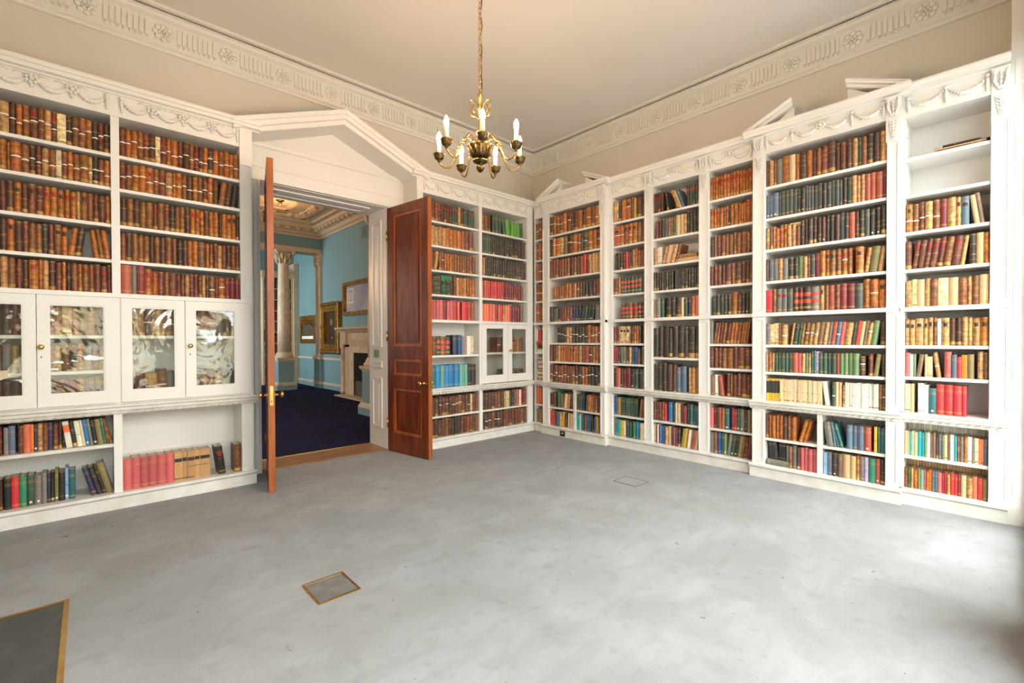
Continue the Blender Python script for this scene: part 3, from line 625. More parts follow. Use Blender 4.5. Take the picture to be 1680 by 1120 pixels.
def book_parts(b):
    """returns MB meshes for cover, pages, label, tie in the book's own frame (bottom centre of the spine at the origin)"""
    R = random.Random(b.seed); rgb, words, bind = PAL[b.code]; w, h, d = b.w, b.h, b.d
    k = 0.82+0.36*R.random(); base = tuple(min(1, max(0, v*(0.93+0.14*R.random()))) for v in lin(rgb, k)[:3])+(1,)
    dark = tuple(v*0.55 for v in base[:3])+(1,)
    leather = bind == 'leather' and 'q' not in b.mod; bul = w*(0.42 if leather else (0.24 if bind == 'cloth' else 0.05)); bul = min(bul, 0.017)
    rows = []                                   # (z0, z1, colour, extra bulge)
    gold = tuple(GOLD[i]*0.6+base[i]*0.4 for i in range(3))+(1,)
    if leather:
        cuts = [0.0, 0.03, 0.165, 0.33, 0.5, 0.665, 0.835, 0.985]
        for i in range(len(cuts)-1):
            z0, z1 = cuts[i]*h, cuts[i+1]*h
            c = base if R.random() > 0.15 else tuple(min(1, v*(0.75+0.5*R.random())) for v in base[:3])+(1,)
            if i == 0: rows.append((z0, z1, gold if R.random() < 0.4 else dark, 0)); continue
            rows.append((z0, z1-0.005, c, 0)); rows.append((z1-0.005, z1, gold if R.random() < 0.3 else dark, 0.0012))
        rows.append((0.985*h, h, dark, 0))
        if 'G' in b.mod or R.random() < 0.3: rows[1] = (rows[1][0], rows[1][1], tuple(GOLD[i]*0.75+base[i]*0.25 for i in range(3))+(1,), 0)
    elif bind == 'cloth':
        seq = [(0, 0.045, base), (0.045, 0.05, gold), (0.05, 0.09, base), (0.09, 0.125, gold if R.random() < 0.55 else base), (0.125, 0.55, base), (0.55, 0.558, gold if R.random() < 0.4 else base), (0.558, 0.76, base), (0.76, 0.772, gold), (0.772, 0.80, base), (0.80, 0.812, gold), (0.812, 0.845, base), (0.845, 0.852, gold), (0.852, 0.96, base), (0.96, 0.966, gold), (0.966, 1.0, base)]
        rows = [(a*h, c*h, col, 0) for a, c, col in seq]
    else:
        ink = tuple(v*0.25 for v in base[:3])+(1,)
        rows = [(0, 0.06*h, base, 0), (0.06*h, 0.1*h, ink if R.random() < 0.5 else base, 0), (0.1*h, 0.45*h, base, 0), (0.45*h, 0.47*h, ink if R.random() < 0.4 else base, 0), (0.47*h, h, base, 0)]
    if 'B' in b.mod:
        red = lin((206, 84, 64)); rows = []
        for a, c, col in ((0, 0.12, base), (0.12, 0.2, gold), (0.2, 0.34, base), (0.34, 0.5, red), (0.5, 0.62, base), (0.62, 0.78, red), (0.78, 1, base)): rows.append((a*h, c*h, col, 0))
    if 'Y' in b.mod:
        ink = lin((50, 50, 48)); rows = [(0, 0.36*h, base, 0), (0.36*h, 0.9*h, ink, 0), (0.9*h, h, base, 0)]
    if 'O' in b.mod:
        o2 = lin((240, 110, 50)); wh = lin((228, 218, 200)); rows = [(0, 0.58*h, wh, 0), (0.58*h, 0.86*h, o2, 0), (0.86*h, h, wh, 0)]
    N = 6
    mot = 1.0 if bind in ('leather', 'vellum') and 'q' not in b.mod else 0.22
    def prof(e, ins=0.0): return [(-w/2+ins+(w-2*ins)*i/N, -(bul+0.0004)*(1-(2*i/N-1)**2)-e) for i in range(N+1)]
    cov = MB()
    for z0, z1, c, e in rows:
        if z1 <= z0: continue
        cov.cur = tuple(c[:3])+(mot,); p = prof(e); cov.add([(x, y, z0) for x, y in p]+[(x, y, z1) for x, y in p], [(i, i+1, N+2+i, N+1+i) for i in range(N)], bind != 'paper')
    cov.cur = dark[:3]+(mot,)
    p = prof(0); q = len(p)
    cov.add([(x, y, h) for x, y in p]+[(w/2, 0.004, h), (-w/2, 0.004, h)], [tuple(range(q+2))]); cov.add([(x, y, 0) for x, y in p]+[(w/2, 0.004, 0), (-w/2, 0.004, 0)], [tuple(range(q+2))[::-1]])
    th = min(0.0028, w*0.18); cov.cur = base[:3]+(mot,)
    cov.box(-w/2, -w/2+th, 0, d, 0, h); cov.box(w/2-th, w/2, 0, d, 0, h)
    pg = MB().box(-w/2+th, w/2-th, 0.001, d-0.004, 0.003, h-0.004)
    lab = tie = None
    def strip(z0, z1, col, e, ins=0.0):
        m = MB(); m.cur = tuple(col[:3])+(0.15,); pp = prof(e, ins); m.add([(x, y, z0) for x, y in pp]+[(x, y, z1) for x, y in pp], [(i, i+1, N+2+i, N+1+i) for i in range(N)], True); return m
    if 'R' in b.mod or 'D' in b.mod:
        z0, z1 = (0.68*h, 0.82*h) if leather else (0.66*h, 0.78*h)
        lab = strip(z0, z1, lin((150, 34, 34), 0.9+0.4*R.random()) if 'R' in b.mod else lin((54, 36, 36)), 0.0008, w*0.04)
    if '=' in b.mod:
        zt = h*(0.5+0.24*(R.random()-0.5)); tie = strip(zt-0.0045, zt+0.0045, lin((246, 240, 228)), 0.0022)
        if '==' in b.mod: m2 = strip(0.1*h, 0.1*h+0.008, lin((246, 240, 228)), 0.0022); tie.add(m2.v, m2.f, True); tie.c[-N:] = [lin((246, 240, 228))]*N
    if 'w' in b.mod: tie = strip(0.09*h, 0.155*h, lin((240, 232, 214)), 0.0009, w*0.12)
    return cov, pg, lab, tie
BAYS = {'BL1': 'outer bay left of doors', 'BL2': 'inner bay left of doors', 'BR1': 'inner bay right of doors', 'BR2': 'corner bay right of doors',
        'RF': 'narrow corner bookcase', 'R1': 'corner pediment bookcase', 'R2a': 'recessed bay by corner', 'R2b': 'middle recessed bay', 'R2c': 'third recessed bay',
        'RC': 'window-side pediment bookcase', 'RL': 'end bookcase by window'}
KIND = {'leather': 'leather book', 'cloth': 'book', 'paper': 'paperback', 'vellum': 'book'}
def book_label(b, beside=None):
    rgb, words, bind = PAL[b.code]
    size = ['tall'] if '^' in b.mod else (['short'] if '_' in b.mod else [])
    if '+' in b.mod: size.append('thick')
    elif '-' in b.mod: size.append('slim')
    feat = next((t for m_, t in MODW if m_ in b.mod), '')
    if b.flat: feat = 'lying flat'
    elif b.lean and not feat: feat = 'leaning over'
    tail = ', %s, %s' % (b.sh, BAYS[b.bay])
    for kind, f in ((KIND[bind], feat), ('book', feat), ('book', feat if not beside else '')):
        s = ' '.join(size+[words, kind]+([f] if f else [])+(['beside the %s one' % beside] if beside else []))+tail
        if len(s.split()) <= 16: return s
    return ' '.join([words, 'book']+(['beside the %s one' % beside] if beside else []))+tail
def finish_books(limit=300):
    """the books that show largest become things with parts; the remaining ones, too many to list, are one joined mesh"""
    for b in BOOKS:
        P = [b.M @ Vector(p) for p in ((-b.w/2, 0, 0), (b.w/2, 0, 0), (b.w/2, 0, b.h), (-b.w/2, 0, b.h))]; q = []
        for p in P:
            q.append(proj(p) if (np.array(p)-CAM)@CF > 0.3 else (-999, -999))
        ins = sum(1 for x, y in q if 0 <= x <= 1680 and 0 <= y <= 1120)/4
        b.area = ins*abs(sum(q[i][0]*q[(i+1) % 4][1]-q[(i+1) % 4][0]*q[i][1] for i in range(4)))/2 if b.alone else 0
    order = sorted(BOOKS, key=lambda b: -b.area); chosen = set(id(b) for b in order[:limit])
    rest = MB(); labels = {}; rows = {}
    for b in BOOKS: rows.setdefault((b.bay, b.sh), []).append(b)
    for row in rows.values():                         # books that look alike are told apart by a singular neighbour where there is one
        words = [PAL[b.code][1] for b in row]; base = [book_label(b) for b in row]
        for i, b in enumerate(row):
            lab = base[i]
            if base.count(lab) > 1 and not b.flat:
                for j in (i-1, i+1):
                    k = 2*j-i
                    if 0 <= j < len(row) and words.count(words[j]) == 1 and not (0 <= k < len(row) and words[k] == words[i]):
                        lab = book_label(b, words[j]); break
            labels[id(b)] = lab
    for b in BOOKS:
        cov, pg, lab, tie = book_parts(b)
        if id(b) not in chosen:
            for part, pc in ((cov, None), (pg, (0.55, 0.46, 0.32, 1)), (lab, None), (tie, None)):
                if part is None: continue
                o = len(rest.v); rest.v += [tuple(b.M @ Vector(p)) for p in part.v]
                rest.f += [tuple(i+o for i in f) for f in part.f]; rest.sm += part.sm; rest.c += [pc or c for c in part.c]
            continue
        root = empty('book'); root.matrix_world = b.M
        tag(root, labels[id(b)], 'book', 'books on %s of %s' % (b.sh, BAYS[b.bay]))
        cov.build('cover', 'binding', root); pg.build('page_block', 'page', root)
        if lab: lab.build('title_label', 'binding', root)
        if tie: tie.build('shelf_mark' if 'w' in b.mod else 'paper_tie', 'binding', root)
    o = rest.build('smaller_books', 'binding'); o['kind'] = 'stuff'
    tag(o, 'remaining rows of smaller and more distant books filling the shelves', 'books')
SHN = ['top shelf', 'second shelf', 'third shelf', 'fourth shelf', 'fifth shelf', 'sixth shelf', 'seventh shelf', 'eighth shelf', 'bottom shelf']
L1 = (-0.745, 0.145); L2 = (0.20, 1.087)
S = SHN
for i, (z, h, s) in enumerate([
  (2.957, 0.238, 'br6 | tn+= b2= or= b1= b3R+= b1= tn= b3R= cr+= b2= b1= b1= or= dk= b3= b2='),
  (2.68, 0.222, 'br6 | or b1- or+= b1+= b2= b3= tn= b1= cr= b3= or= b1= or+= tn-= dk== b3= or='),
  (2.375, 0.225, 'b36 | b3 b2 orD b2 b1D b3D orR orR orD orR orR tn- b1D b1 b3 b2 or'),
  (2.08, 0.232, 'b36 | b2 orD b2 b3 b1G b1G dk b3G b1D orD or/ b2G/ . or\\ b1\\G or\\'),
  (1.80, 0.228, 'b36 | tn b1G b3 b2 orR+ or- tnG b2 b3 or- dk- b1 or-G b1R b1RG b3 b3RG b3-')]):
    shelf('L', YF, *L1, z, h, s.replace('br', 'b3'), 'BL1', S[i])
for i, (z, h, s) in enumerate([
  (2.957, 0.238, 'b3= or= or= b1= b3R= b2= cr= b3R= or= or= b3= b2= b1= b3R= b2= or= dk= or= b1= or= or= or='),
  (2.68, 0.225, 'b3= b1= or= or= orR= b1= b3R= tn= or-= orR= b1= b2= or= b1= b3= or^= b2 b1/ b2/ dk/'),
  (2.375, 0.232, 'b2 b1 b2 b1 b1 b3RG b1 b3RG dk b1 b1 b2 orR orRG or b2 or or b2- orG orDG orD b2-'),
  (2.08, 0.235, 'b1 b2 b1 b1G b1 b2 b1 b2 b1 b1 dk b2 or or b1+ or- b1 b3 tn b3 b2 b1 b3'),
  (1.80, 0.205, 'pr^^+ gy^^- mr^^+ orR^ or b3 b1 b3 b3- b3- tn- b3- b3- b3- tn- b2- b1= b3- or= mr mr mr')]):
    shelf('L', YF, *L2, z, h, s, 'BL2', S[i])
# behind the glass doors left of the main doors
for i, (z, h, s) in enumerate([(1.449, 0.235, 'b34 b1 | b2 b3 b2 tn tn b1 tn cr tn ol b1 b2 b1'), (1.164, 0.21, 'b24 b1 | gy tn dk gy tn b1 tn b1 dk or gy b3 tn ol'), (0.90, 0.20, 'b34 | b2 b2 b2 b2 b3 b1 b3 tn gy ol gr')]):
    shelf('L', YF, *L1, z, h, s, 'BL1', S[5+i], v=0.06)
for i, (z, h, s) in enumerate([(1.449, 0.245, 'ol= tn+ b2= tn b1+= dk b2= . b1 b3= gy b2 b1'), (0.90, 0.225, 'mr+ b3/ tn+= b1+^= gy gy . db gy tn b1 tn= gy gr gr')]):
    shelf('L', YF, *L2, z, h, s, 'BL2', S[5+i], v=0.06)
shelf('L', YF, *L1, 0.546, 0.212, 'b33 b1 gr b3 | gy sl+ . b3 sa+ og- nv-w tnw b1 nv b3 b2- whO+\\ dk\\w wh\\w iv-\\ bl\\w gy-\\ bk\\w ol+\\ gg-\\ b1-\\ or-\\\\', 'BL1', S[7], v=0.06, d=0.14)
shelf('L', YF, *L1, BOT, 0.235, 'bk2 gr dk b2 | bk+ rd+ gg+ gr+w gy+w gy nv- dk-w ol^-w dk+ lb^-w te+ .. nv\\\\ dk\\\\ bk-\\\\ ol+\\\\^', 'BL1', S[8], v=0.05, d=0.15)
shelf('L', YF, *L2, BOT, 0.262, 'pk6 tnDq tn-Dq tnDq tn-Dq tn+Dq . bkR\\ .. b1', 'BL2', S[7], v=0.035, d=0.17, rnd=0.5)
# right of the doors
L3 = (3.127, 4.027); L4 = (4.082, 4.969)
for i, (z, h, s) in enumerate([
  (2.95, 0.245, 'b34 b1R- b3 b2 b2R b2R b2R grR grR tn dkR gr+D grR grR . .'),
  (2.635, 0.25, 'b1R4 b1R10 tn4 or4 b1 b3 b3 . .'),
  (2.317, 0.235, 'b33 b3 tn/ b1 mr= or or or b1 b1 b1 b1 b1 b1 b3 b1 b1 . .'),
  (2.0, 0.25, 'gg3 ..... . gg+ b2+^ dk b3 tn or or tn or orR orR . .'),
  (LG, 0.255, 'pk3 pk pk pk mr pk pk rd pk- . rd++ pr pr . .')]):
    shelf('L', YF, *L3, z, h, s, 'BR1', S[i])
flat_pile('L', YF, 3.49, 2.0, [('gr', 0.165, 0.2, 0.062), ('gr', 0.165, 0.2, 0.062), ('gr', 0.165, 0.2, 0.062), ('gg', 0.165, 0.2, 0.072)], 'BR1', S[3])
shelf('L', YF, *L3, 1.205, 0.25, 'b12 b1 grB6 b1B+ grB . nv+^ db^ .. wh iv- . .', 'BR1', S[5])
shelf('L', YF, *L3, LD, 0.292, 'bl2 te bl tg bl bl+ bl+ tg- tg- tg- bk bk .', 'BR1', S[6], rnd=0.4)
shelf('L', YF, *L3, 0.412, 0.245, 'b24 b2= b3 b2= b2 b2= b3= b1= b2 b3- b2= cr- b3 b3', 'BR1', S[7])
shelf('L', YF, *L3, BOT, 0.235, 'b24 b2 b2 b1 b2 b2 dk dk b3 b2 b3 b3 b2 b1', 'BR1', S[8])
for i, (z, h, s) in enumerate([
  (2.95, 0.22, 'b1+^ b1 b2- . gr^^ gr^^ gr^^ gr^^\\ lg+\\ lg lg lg gr- . .'),
  (2.635, 0.262, 'gr5 dk4 dk14 b1-'),
  (2.317, 0.265, 'or tn dk20'),
  (2.0, 0.225, 'pr+^ pr^ rd8^ mr^ mr^ mr^ mr^ mr b3 mr mr mr . . .'),
  (LG, 0.25, 'sa5 mr sa- rd tn- sa sa mr3 mr cf . .')]):
    shelf('L', YF, *L4, z, h, s, 'BR2', S[i])
shelf('L', YF, *L4, 1.225, 0.22, '.......... b3= b2 b1R orD orD orD orD or b1 .', 'BR2', S[5], v=0.06)
shelf('L', YF, *L4, LD+0.01, 0.17, '............. b2= b3= b2= b1= b2= b1 b2 .', 'BR2', S[6], v=0.06)
shelf('L', YF, *L4, 0.412, 0.24, 'b2 b2 b2 b2 b3 b1 b2 tn- cr dk dk gy- pr wh- mr mr', 'BR2', S[7])
shelf('L', YF, *L4, BOT, 0.235, 'b2 dk= b3= b1 dk= b2= b2 b3 b3 b2 b3 b3 b2 b1 b3', 'BR2', S[8])
# narrow corner bookcase
for i, (z, h, s) in enumerate([(2.95, 0.25, 'b1= b1= or b1='), (2.635, 0.26, 'b1= or b1= b2'), (2.317, 0.26, 'or b1= b2= b1'), (2.0, 0.25, 'b1= or= b2'), (LG, 0.27, 'or= b1 b2='), (0.415, 0.25, 'sa+^ og dk b1'), (BOT, 0.2, 'ol tn/ dk/ wh-/')]):
    shelf('R', XF, 5.048, 4.832, z, h, s, 'RF', S[min(i, 8)])
shelf('R', XF, 5.048, 4.832, 1.385, 0.18, 'wh- rd+ bk wh', 'RF', S[5])
flat_pile('R', XF, 4.94, 1.215, [('wh', 0.19, 0.2, 0.03), ('be', 0.18, 0.2, 0.025), ('dk', 0.18, 0.2, 0.03), ('gr', 0.17, 0.2, 0.03), ('rd', 0.2, 0.22, 0.03), ('sa', 0.18, 0.2, 0.02)], 'RF', S[5])
flat_pile('R', XF, 4.935, LD, [(c, 0.15+0.02*(i % 3), 0.2, 0.021) for i, c in enumerate(['be', 'tn', 'wh', 'cf', 'be', 'wh', 'tn', 'be', 'cf', 'wh', 'be', 'tn', 'wh', 'be', 'cf', 'wh'])], 'RF', S[6])
# corner pediment bookcase
A1 = (4.698, 3.757)
for i, (z, h, s) in enumerate([
  (2.95, 0.27, 'b2= or= b1= b3= or= b1D+= b2- b3+ or b2D or+= b1 or= cr-'),
  (2.635, 0.262, 'b2 tn-= or+= cr= cf b2D+= or= b1= b2D- gr= or= or b1D='),
  (2.317, 0.265, 'b3R b3R b3R b1 b1R b1R b1R b2 b1 b2R b1 rd mr tn- tn tn- tn'),
  (2.0, 0.20, '... or or b1 or b1- or or b1 tn- b3= b1 dk dk dk dk- dk mr^ b1^'),
  (LG, 0.205, 'b2^ gr gy- dk b3 b3 b3 b3 nv^w nv^w nv^w dk/w gr/ gr/ bk/w gy gy')]):
    shelf('R', XP, *A1, z, h, s, 'R1', S[i])
shelf('R', XP, *A1, 1.36, 0.225, '.... dk= dk= dk= tn= tn= dk= dk= dk= b2= dk= or^ b1= or= b3=', 'R1', S[5])
shelf('R', XP, *A1, 1.088, 0.235, 'b3 b3 b1 tn orD orD or or orD orD or b3- cr- b3 pr+ b2= or b1 b1', 'R1', S[6])
shelf('R', XP, *A1, LD, 0.255, 'b3= b2= b3= b3= or= b3= b1= b3 b1= b2= b2= b1= or= b2= dk= dk= dk', 'R1', S[7])
shelf('R', XP, 4.698, 4.23, 0.415, 0.205, 'b2 b3 . gg^ cf be/ tn/ b2/', 'R1', S[7]); shelf('R', XP, 4.19, 3.757, 0.415, 0.225, 'dk gr gr nv^ . dk tn- or or b1 b1 b2 dk', 'R1', S[7])
shelf('R', XP, 4.698, 4.23, BOT, 0.215, 'rd rd- pr b3- gr sl lb- tn yl/ dk\\ be be be be', 'R1', S[8]); shelf('R', XP, 4.19, 3.757, BOT, 0.225, 'tq tq wh- gg gr gr- b1- db+ gr bk\\ db-_ ol yl- b1 cf', 'R1', S[8])
# three recessed bays
A2 = (3.607, 3.132)
for i, (z, h, s) in enumerate([
  (2.95, 0.262, 'tn- cr-= dk or+ orD+= b3 yl- b2+ b2'), (2.635, 0.265, 'prD+= or= b1D orD= orD b1 b3'), (2.317, 0.22, '. dk dk b2 b2 rd mr dk- tn^ or^ b1 b1 b1'), (2.0, 0.215, 'b3+R tn- grB grB grB grB grB grB gr'), (LG, 0.2, '... b3B grB b1B b1B+ dkB dkB')]):
    shelf('R', XF, *A2, z, h, s, 'R2a', S[i])
shelf('R', XF, *A2, 1.356, 0.225, 'b3R b3R tn- crD crD cr/D . b3 orD or dk . b3', 'R2a', S[5]); shelf('R', XF, *A2, 1.09, 0.22, 'mr pr- dkw gy gyw ol-w dk-w tn te db+ b3_ . mg', 'R2a', S[6]); shelf('R', XF, *A2, LD, 0.25, 'bk pr- sa- dkw mr mr+ dk+w gr bk+ gy', 'R2a', S[7])
shelf('R', XF, *A2, 0.415, 0.235, 'db+ ol yl- gr2 gr- gr2 gr gr- gr2 . b1/ b3/', 'R2a', S[7]); shelf('R', XF, *A2, BOT, 0.215, 'gy tqw tq yl+ wh gr+ gr . gg te- bl- te iv wh', 'R2a', S[8])
A3 = (3.018, 2.435)
for i, (z, h, s) in enumerate([
  (2.95, 0.235, 'b2R- b2R- b2R- b2R- b2R- b2R- . dk\\ . tn\\\\\\ be\\\\\\- sl\\\\\\ . dkR grR grR grR b2'), (2.635, 0.235, '. b3_ b2 b2 sl b1 tn- grR be+ be+ tn dk^ dk^ dk^ dk^'), (2.317, 0.215, 'tn wh+ tn//- be//+ tn//+ b3// ....... .'), (2.0, 0.225, 'dk5 dk3 . dk7- dk4'), (LG, 0.23, 'tn- gy+ gr .- dk+ dk+ dk+ be- gr_ nv or sa')]):
    shelf('R', XF, *A3, z, h, s.replace(' .-', ' .'), 'R2b', S[i])
flat_pile('R', XF, 2.57, 2.317, [('be', 0.25, 0.2, 0.045), ('tn', 0.22, 0.18, 0.04)], 'R2b', S[2])
shelf('R', XF, *A3, 1.187, 0.365, 'dk+ dk+ dk+ dk dk+ dk+ dk dk+ dk', 'R2b', S[5]); shelf('R', XF, *A3, LD, 0.335, 'dk+ dk+ dk+ b2+ b2 sl_ sl_+ . tn_- tn_ or_', 'R2b', S[6])
shelf('R', XF, *A3, 0.415, 0.23, 'b2 b3- b3 b1 rd_ . bl+ dk wh- be gr- mr+_ dk te gr te', 'R2b', S[7]); shelf('R', XF, *A3, BOT, 0.22, 'iv mr- wh- db- lb- db sl- tn be+ . mr- lv- mr dk ol/ yl/ or-/ wh/ cf/ pr/ be/', 'R2b', S[8])
A4 = (2.315, 1.85)
for i, (z, h, s) in enumerate([
  (2.95, 0.25, 'or14RG or-'), (2.635, 0.22, 'orRG orRG orR orRG orR- orR- bk-w or or+ or or- or- or+^ or^'), (2.317, 0.23, 'b2 cf b3+ b1+ b1 b1+ b1 b1+ b1+ b1 b1'), (2.0, 0.225, 'b3 b3 b3 b2 b3+ b1 b2+ b3 b2 b1'), (LG, 0.225, '. gr dk gr dkw dk or+^ b3w dkw dkw ol^')]):
    shelf('R', XF, *A4, z, h, s, 'R2c', S[i])
shelf('R', XF, *A4, 1.354, 0.232, 'gy^ b1/ b1/ b3/ b1/ b3+/ or/ or/ b1/ or/ or/- b1/ b3', 'R2c', S[5]); shelf('R', XF, *A4, 1.087, 0.228, 'b3 b3 b3 b1 or+ b3 b3+ b3+ b3', 'R2c', S[6]); shelf('R', XF, *A4, LD, 0.25, 'cf+_ wh-_ pr_\\ . b3 b1- b3 b3 b3+ b3 b3', 'R2c', S[7])
shelf('R', XF, *A4, 0.415, 0.235, 'pk mr dk- pr or te+w . mr rd-w grw gy+w dk ol b1', 'R2c', S[7]); shelf('R', XF, *A4, BOT, 0.235, 'gy b1 db gr mgw gy/ gr/w bk/w ol/ b1-/ b3/ b3/', 'R2c', S[8])
# window-side pediment bookcase
A5 = (1.716, 0.752)
for i, (z, h, s) in enumerate([
  (2.94, 0.255, 'b3- tn b1- gy+ or+ be+ or b2+ or+ b2 b1 b3+ b2+^ b2 b3 b2 tn gr- b1 dk b2+ tn'),
  (2.62, 0.24, 'slw slw slw+ bg- bg bg bg bg dk dkw bg- bg- bg- bg bg dk bg bg bg bg- dk gr tn tn- tn pr pr pr+ mr-'),
  (2.306, 0.22, 'tn b1- tn- or_ or orR tn tn b1_ dk^ b2^- dk^ b2^w dk^ b3^w dk^ dk^ b2^ bg^ dk^ pr^+ b2^ dk^ bg^ dk^w dk^w dk^'),
  (1.988, 0.215, 'b3- sl gy tn gy dk+ dk mg tn b1- bg mr or^ or^D b1^D+ b1^R orR^+= b1R^ . or^+D tn/ ol+/ tn/'),
  (LG, 0.23, 'rd+ b1- gyR gyR bg b2B b2B dkB+ gyB+ tnD b1- pr b3 mr mr+ bg+ or^ or+^= or+^D')]):
    shelf('R', XP, *A5, z, h, s, 'RC', S[i], d=0.18)
flat_pile('R', XP, 1.43, 2.306+0.205, [('be', 0.16, 0.16, 0.034)], 'RC', S[2], v=0.06)
shelf('R', XP, *A5, 1.348, 0.21, 'gy cr= cr= b1- tn+= . tn-/ grD/ grD/ tn-/ b1/= tn/= tn/= cf+/ tn/ gy-/ pr/ sl/= pk/ tn/+ gr/ rd-/ be/ cf-/ tn/= mg/ b2', 'RC', S[5])
shelf('R', XP, *A5, 1.075, 0.195, 'tn- b1 tn- gr5 pr+ pk tn mg- tn- gr^- te^- lv-^ gr4 pr mg mg mg mg+ b2+_= . b3 ol/ b2', 'RC', S[6], rnd=0.6)
shelf('R', XP, *A5, LD, 0.225, 'yl5Y iv12- iv8- wh+\\ . gr= be be b1_ wh14- b1 cf=', 'RC', S[7], rnd=0.4, v=0.03)
shelf('R', XP, 1.716, 1.26, 0.406, 0.235, 'b3 or or or or b2+ b1 or+ . or_// or_// . .', 'RC', S[7]); shelf('R', XP, 1.216, 0.752, 0.406, 0.22, 'gy+\\ sl-\\ te-\\\\ te-\\\\ . sl+ sl sl+ pr+w . yl- gr- te', 'RC', S[7])
shelf('R', XP, 1.716, 1.26, BOT, 0.22, '...... ... gy- b1- gy b2 w pk pk pk pk'.replace(' w ', 'w '), 'RC', S[8]); shelf('R', XP, 1.216, 0.752, BOT, 0.215, 'lb sl dk+w cf be+ be+ or- gy lv- gg+ prw dk', 'RC', S[8])
flat_pile('R', XP, 1.60, BOT, [('gy', 0.20, 0.16, 0.055)], 'RC', S[8])
shelf('R', XP, 1.712, 1.52, BOT+0.056, 0.19, 'bk+\\ bk+', 'RC', S[8], v=0.06)
# end bookcase
A6 = (0.638, 0.136)
shelf('R', XF, *A6, 2.305, 0.235, 'orD= b1= b3= tn= b1= mr tn+ tn-D slD be-\\ cf-\\ .', 'RL', S[2]); shelf('R', XF, *A6, 1.99, 0.235, 'b3 b3/R b3/ b3/R b3/R b3/R b1/ b3+/R tn-/ dk be or-', 'RL', S[3]); shelf('R', XF, *A6, LG, 0.23, 'tn cr- be tn b1 cr+ be+ b1 tn- b1 be+', 'RL', S[4])
flat_pile('R', XF, 0.31, 2.93, [('be', 0.30, 0.2, 0.008), ('b3', 0.29, 0.2, 0.008), ('be', 0.30, 0.2, 0.007)], 'RL', S[0]); flat_pile('R', XF, 0.30, 2.955, [('b2', 0.32, 0.22, 0.012), ('dk', 0.22, 0.2, 0.014)], 'RL', S[0], v=0.05)
shelf('R', XF, *A6, 1.347, 0.225, 'tnD tnD tnD+ tnD- tnD b1D- wh- tnD+ b2 b2 tn tn- tnD+ orD+', 'RL', S[5]); shelf('R', XF, *A6, 1.083, 0.195, 'pk wh- mg- cf/ be- cr_ tn^\\= . pk^+ sl rd_ og ol+ . tn^ b1^', 'RL', S[6]); shelf('R', XF, *A6, LD, 0.245, 'iv be- . whw wh-w te+_w rd+ rd+ rd+ rd- .....', 'RL', S[7])
shelf('R', XF, *A6, 0.413, 0.205, 'be- be- tq- iv- be tq tq mg- wh cf- cf b2- sl ol- iv cf- wh tq b1- gy or wh gy- iv sa- og- sl', 'RL', S[7], v=0.03)
shelf('R', XF, *A6, 0.413, 0.27, 'wh28-', 'RL', S[7], v=0.20, d=0.1, clear=0.275, alone=False)
shelf('R', XF, *A6, BOT, 0.17, 'or- gr- tn- or ol- tg- pk- or- og- sl- te- pk rd- rd- tn- rd rd- mr- be+ tn+ sa rd ol', 'RL', S[8], v=0.03)
shelf('R', XF, *A6, BOT, 0.235, 'be26-', 'RL', S[8], v=0.20, d=0.1, clear=0.245, alone=False)
finish_books(300)

# ------------------------------------------------------------------ chandelier
CX, CY, CZ = 2.12, 2.65, 2.78
ch = tag(empty('chandelier', (CX, CY, CZ)), 'seven-armed brass chandelier with candle bulbs hanging on a chain', 'chandelier')
MB().lathe([(0.004, -0.155), (0.018, -0.145), (0.030, -0.125), (0.030, -0.112), (0.016, -0.098), (0.018, -0.09), (0.052, -0.078), (0.056, -0.066), (0.030, -0.055)], n=18).build('finial', 'dark_brass', ch)
b = MB().lathe([(0.028, -0.058), (0.055, -0.045), (0.078, -0.01), (0.088, 0.03), (0.094, 0.044), (0.085, 0.05), (0.03, 0.052)], n=24)
for k in range(12):
    a = 2*PI*k/12; b.tube([(0.04*math.cos(a), 0.04*math.sin(a), -0.055), (0.076*math.cos(a), 0.076*math.sin(a), -0.015), (0.092*math.cos(a), 0.092*math.sin(a), 0.036)], [0.004, 0.008, 0.006], 6)
b.build('bowl', 'dark_brass', ch)
MB().lathe([(0.03, 0.05), (0.018, 0.07), (0.016, 0.11), (0.03, 0.125), (0.036, 0.14), (0.03, 0.155), (0.016, 0.165), (0.013, 0.24), (0.02, 0.25), (0.013, 0.262), (0.012, 0.40), (0.02, 0.41), (0.008, 0.43)], n=16).build('stem', 'brass', ch)
b = MB()
for k in range(4):                                    # leafy gilt scrolls round the stem
    a = PI/4+k*PI/2; ca, sa = math.cos(a), math.sin(a); pts = []
    for i in range(15):
        t = i/14*1.65*PI; r = 0.036-0.018*i/14; pts.append(((0.05+r*math.cos(t+PI))*ca, (0.05+r*math.cos(t+PI))*sa, 0.30+0.06*math.sin(t*0.62)+r*math.sin(t)*0.8))
    b.tube(pts, [0.007-0.003*i/14 for i in range(15)], 6)
    b.tube([(0.014*ca, 0.014*sa, 0.24), (0.06*ca, 0.06*sa, 0.262), (0.07*ca, 0.07*sa, 0.30), (0.045*ca, 0.045*sa, 0.345)], [0.005, 0.009, 0.007, 0.003], 6)
b.build('scroll_ornament', 'brass', ch)
A0 = None
aa = math.atan2(-CY, -CX)+math.radians(3)             # one arm points towards the viewer's side of the room
arm_b = MB(); pts = []
for i in range(29):                                    # rises from the bowl, dips and turns up under the candle cup
    t = i/28; r = 0.045+0.255*t
    z = 0.055+0.045*math.sin(PI*t/0.36) if t < 0.36 else 0.055-0.165*math.sin(0.5*PI*min(1, (t-0.36)/0.42))**1.3
    if t > 0.78: z = -0.11+0.030*((t-0.78)/0.22)**2
    pts.append((r, 0, z))
pts += [(0.307, 0, -0.068), (0.308, 0, -0.05)]
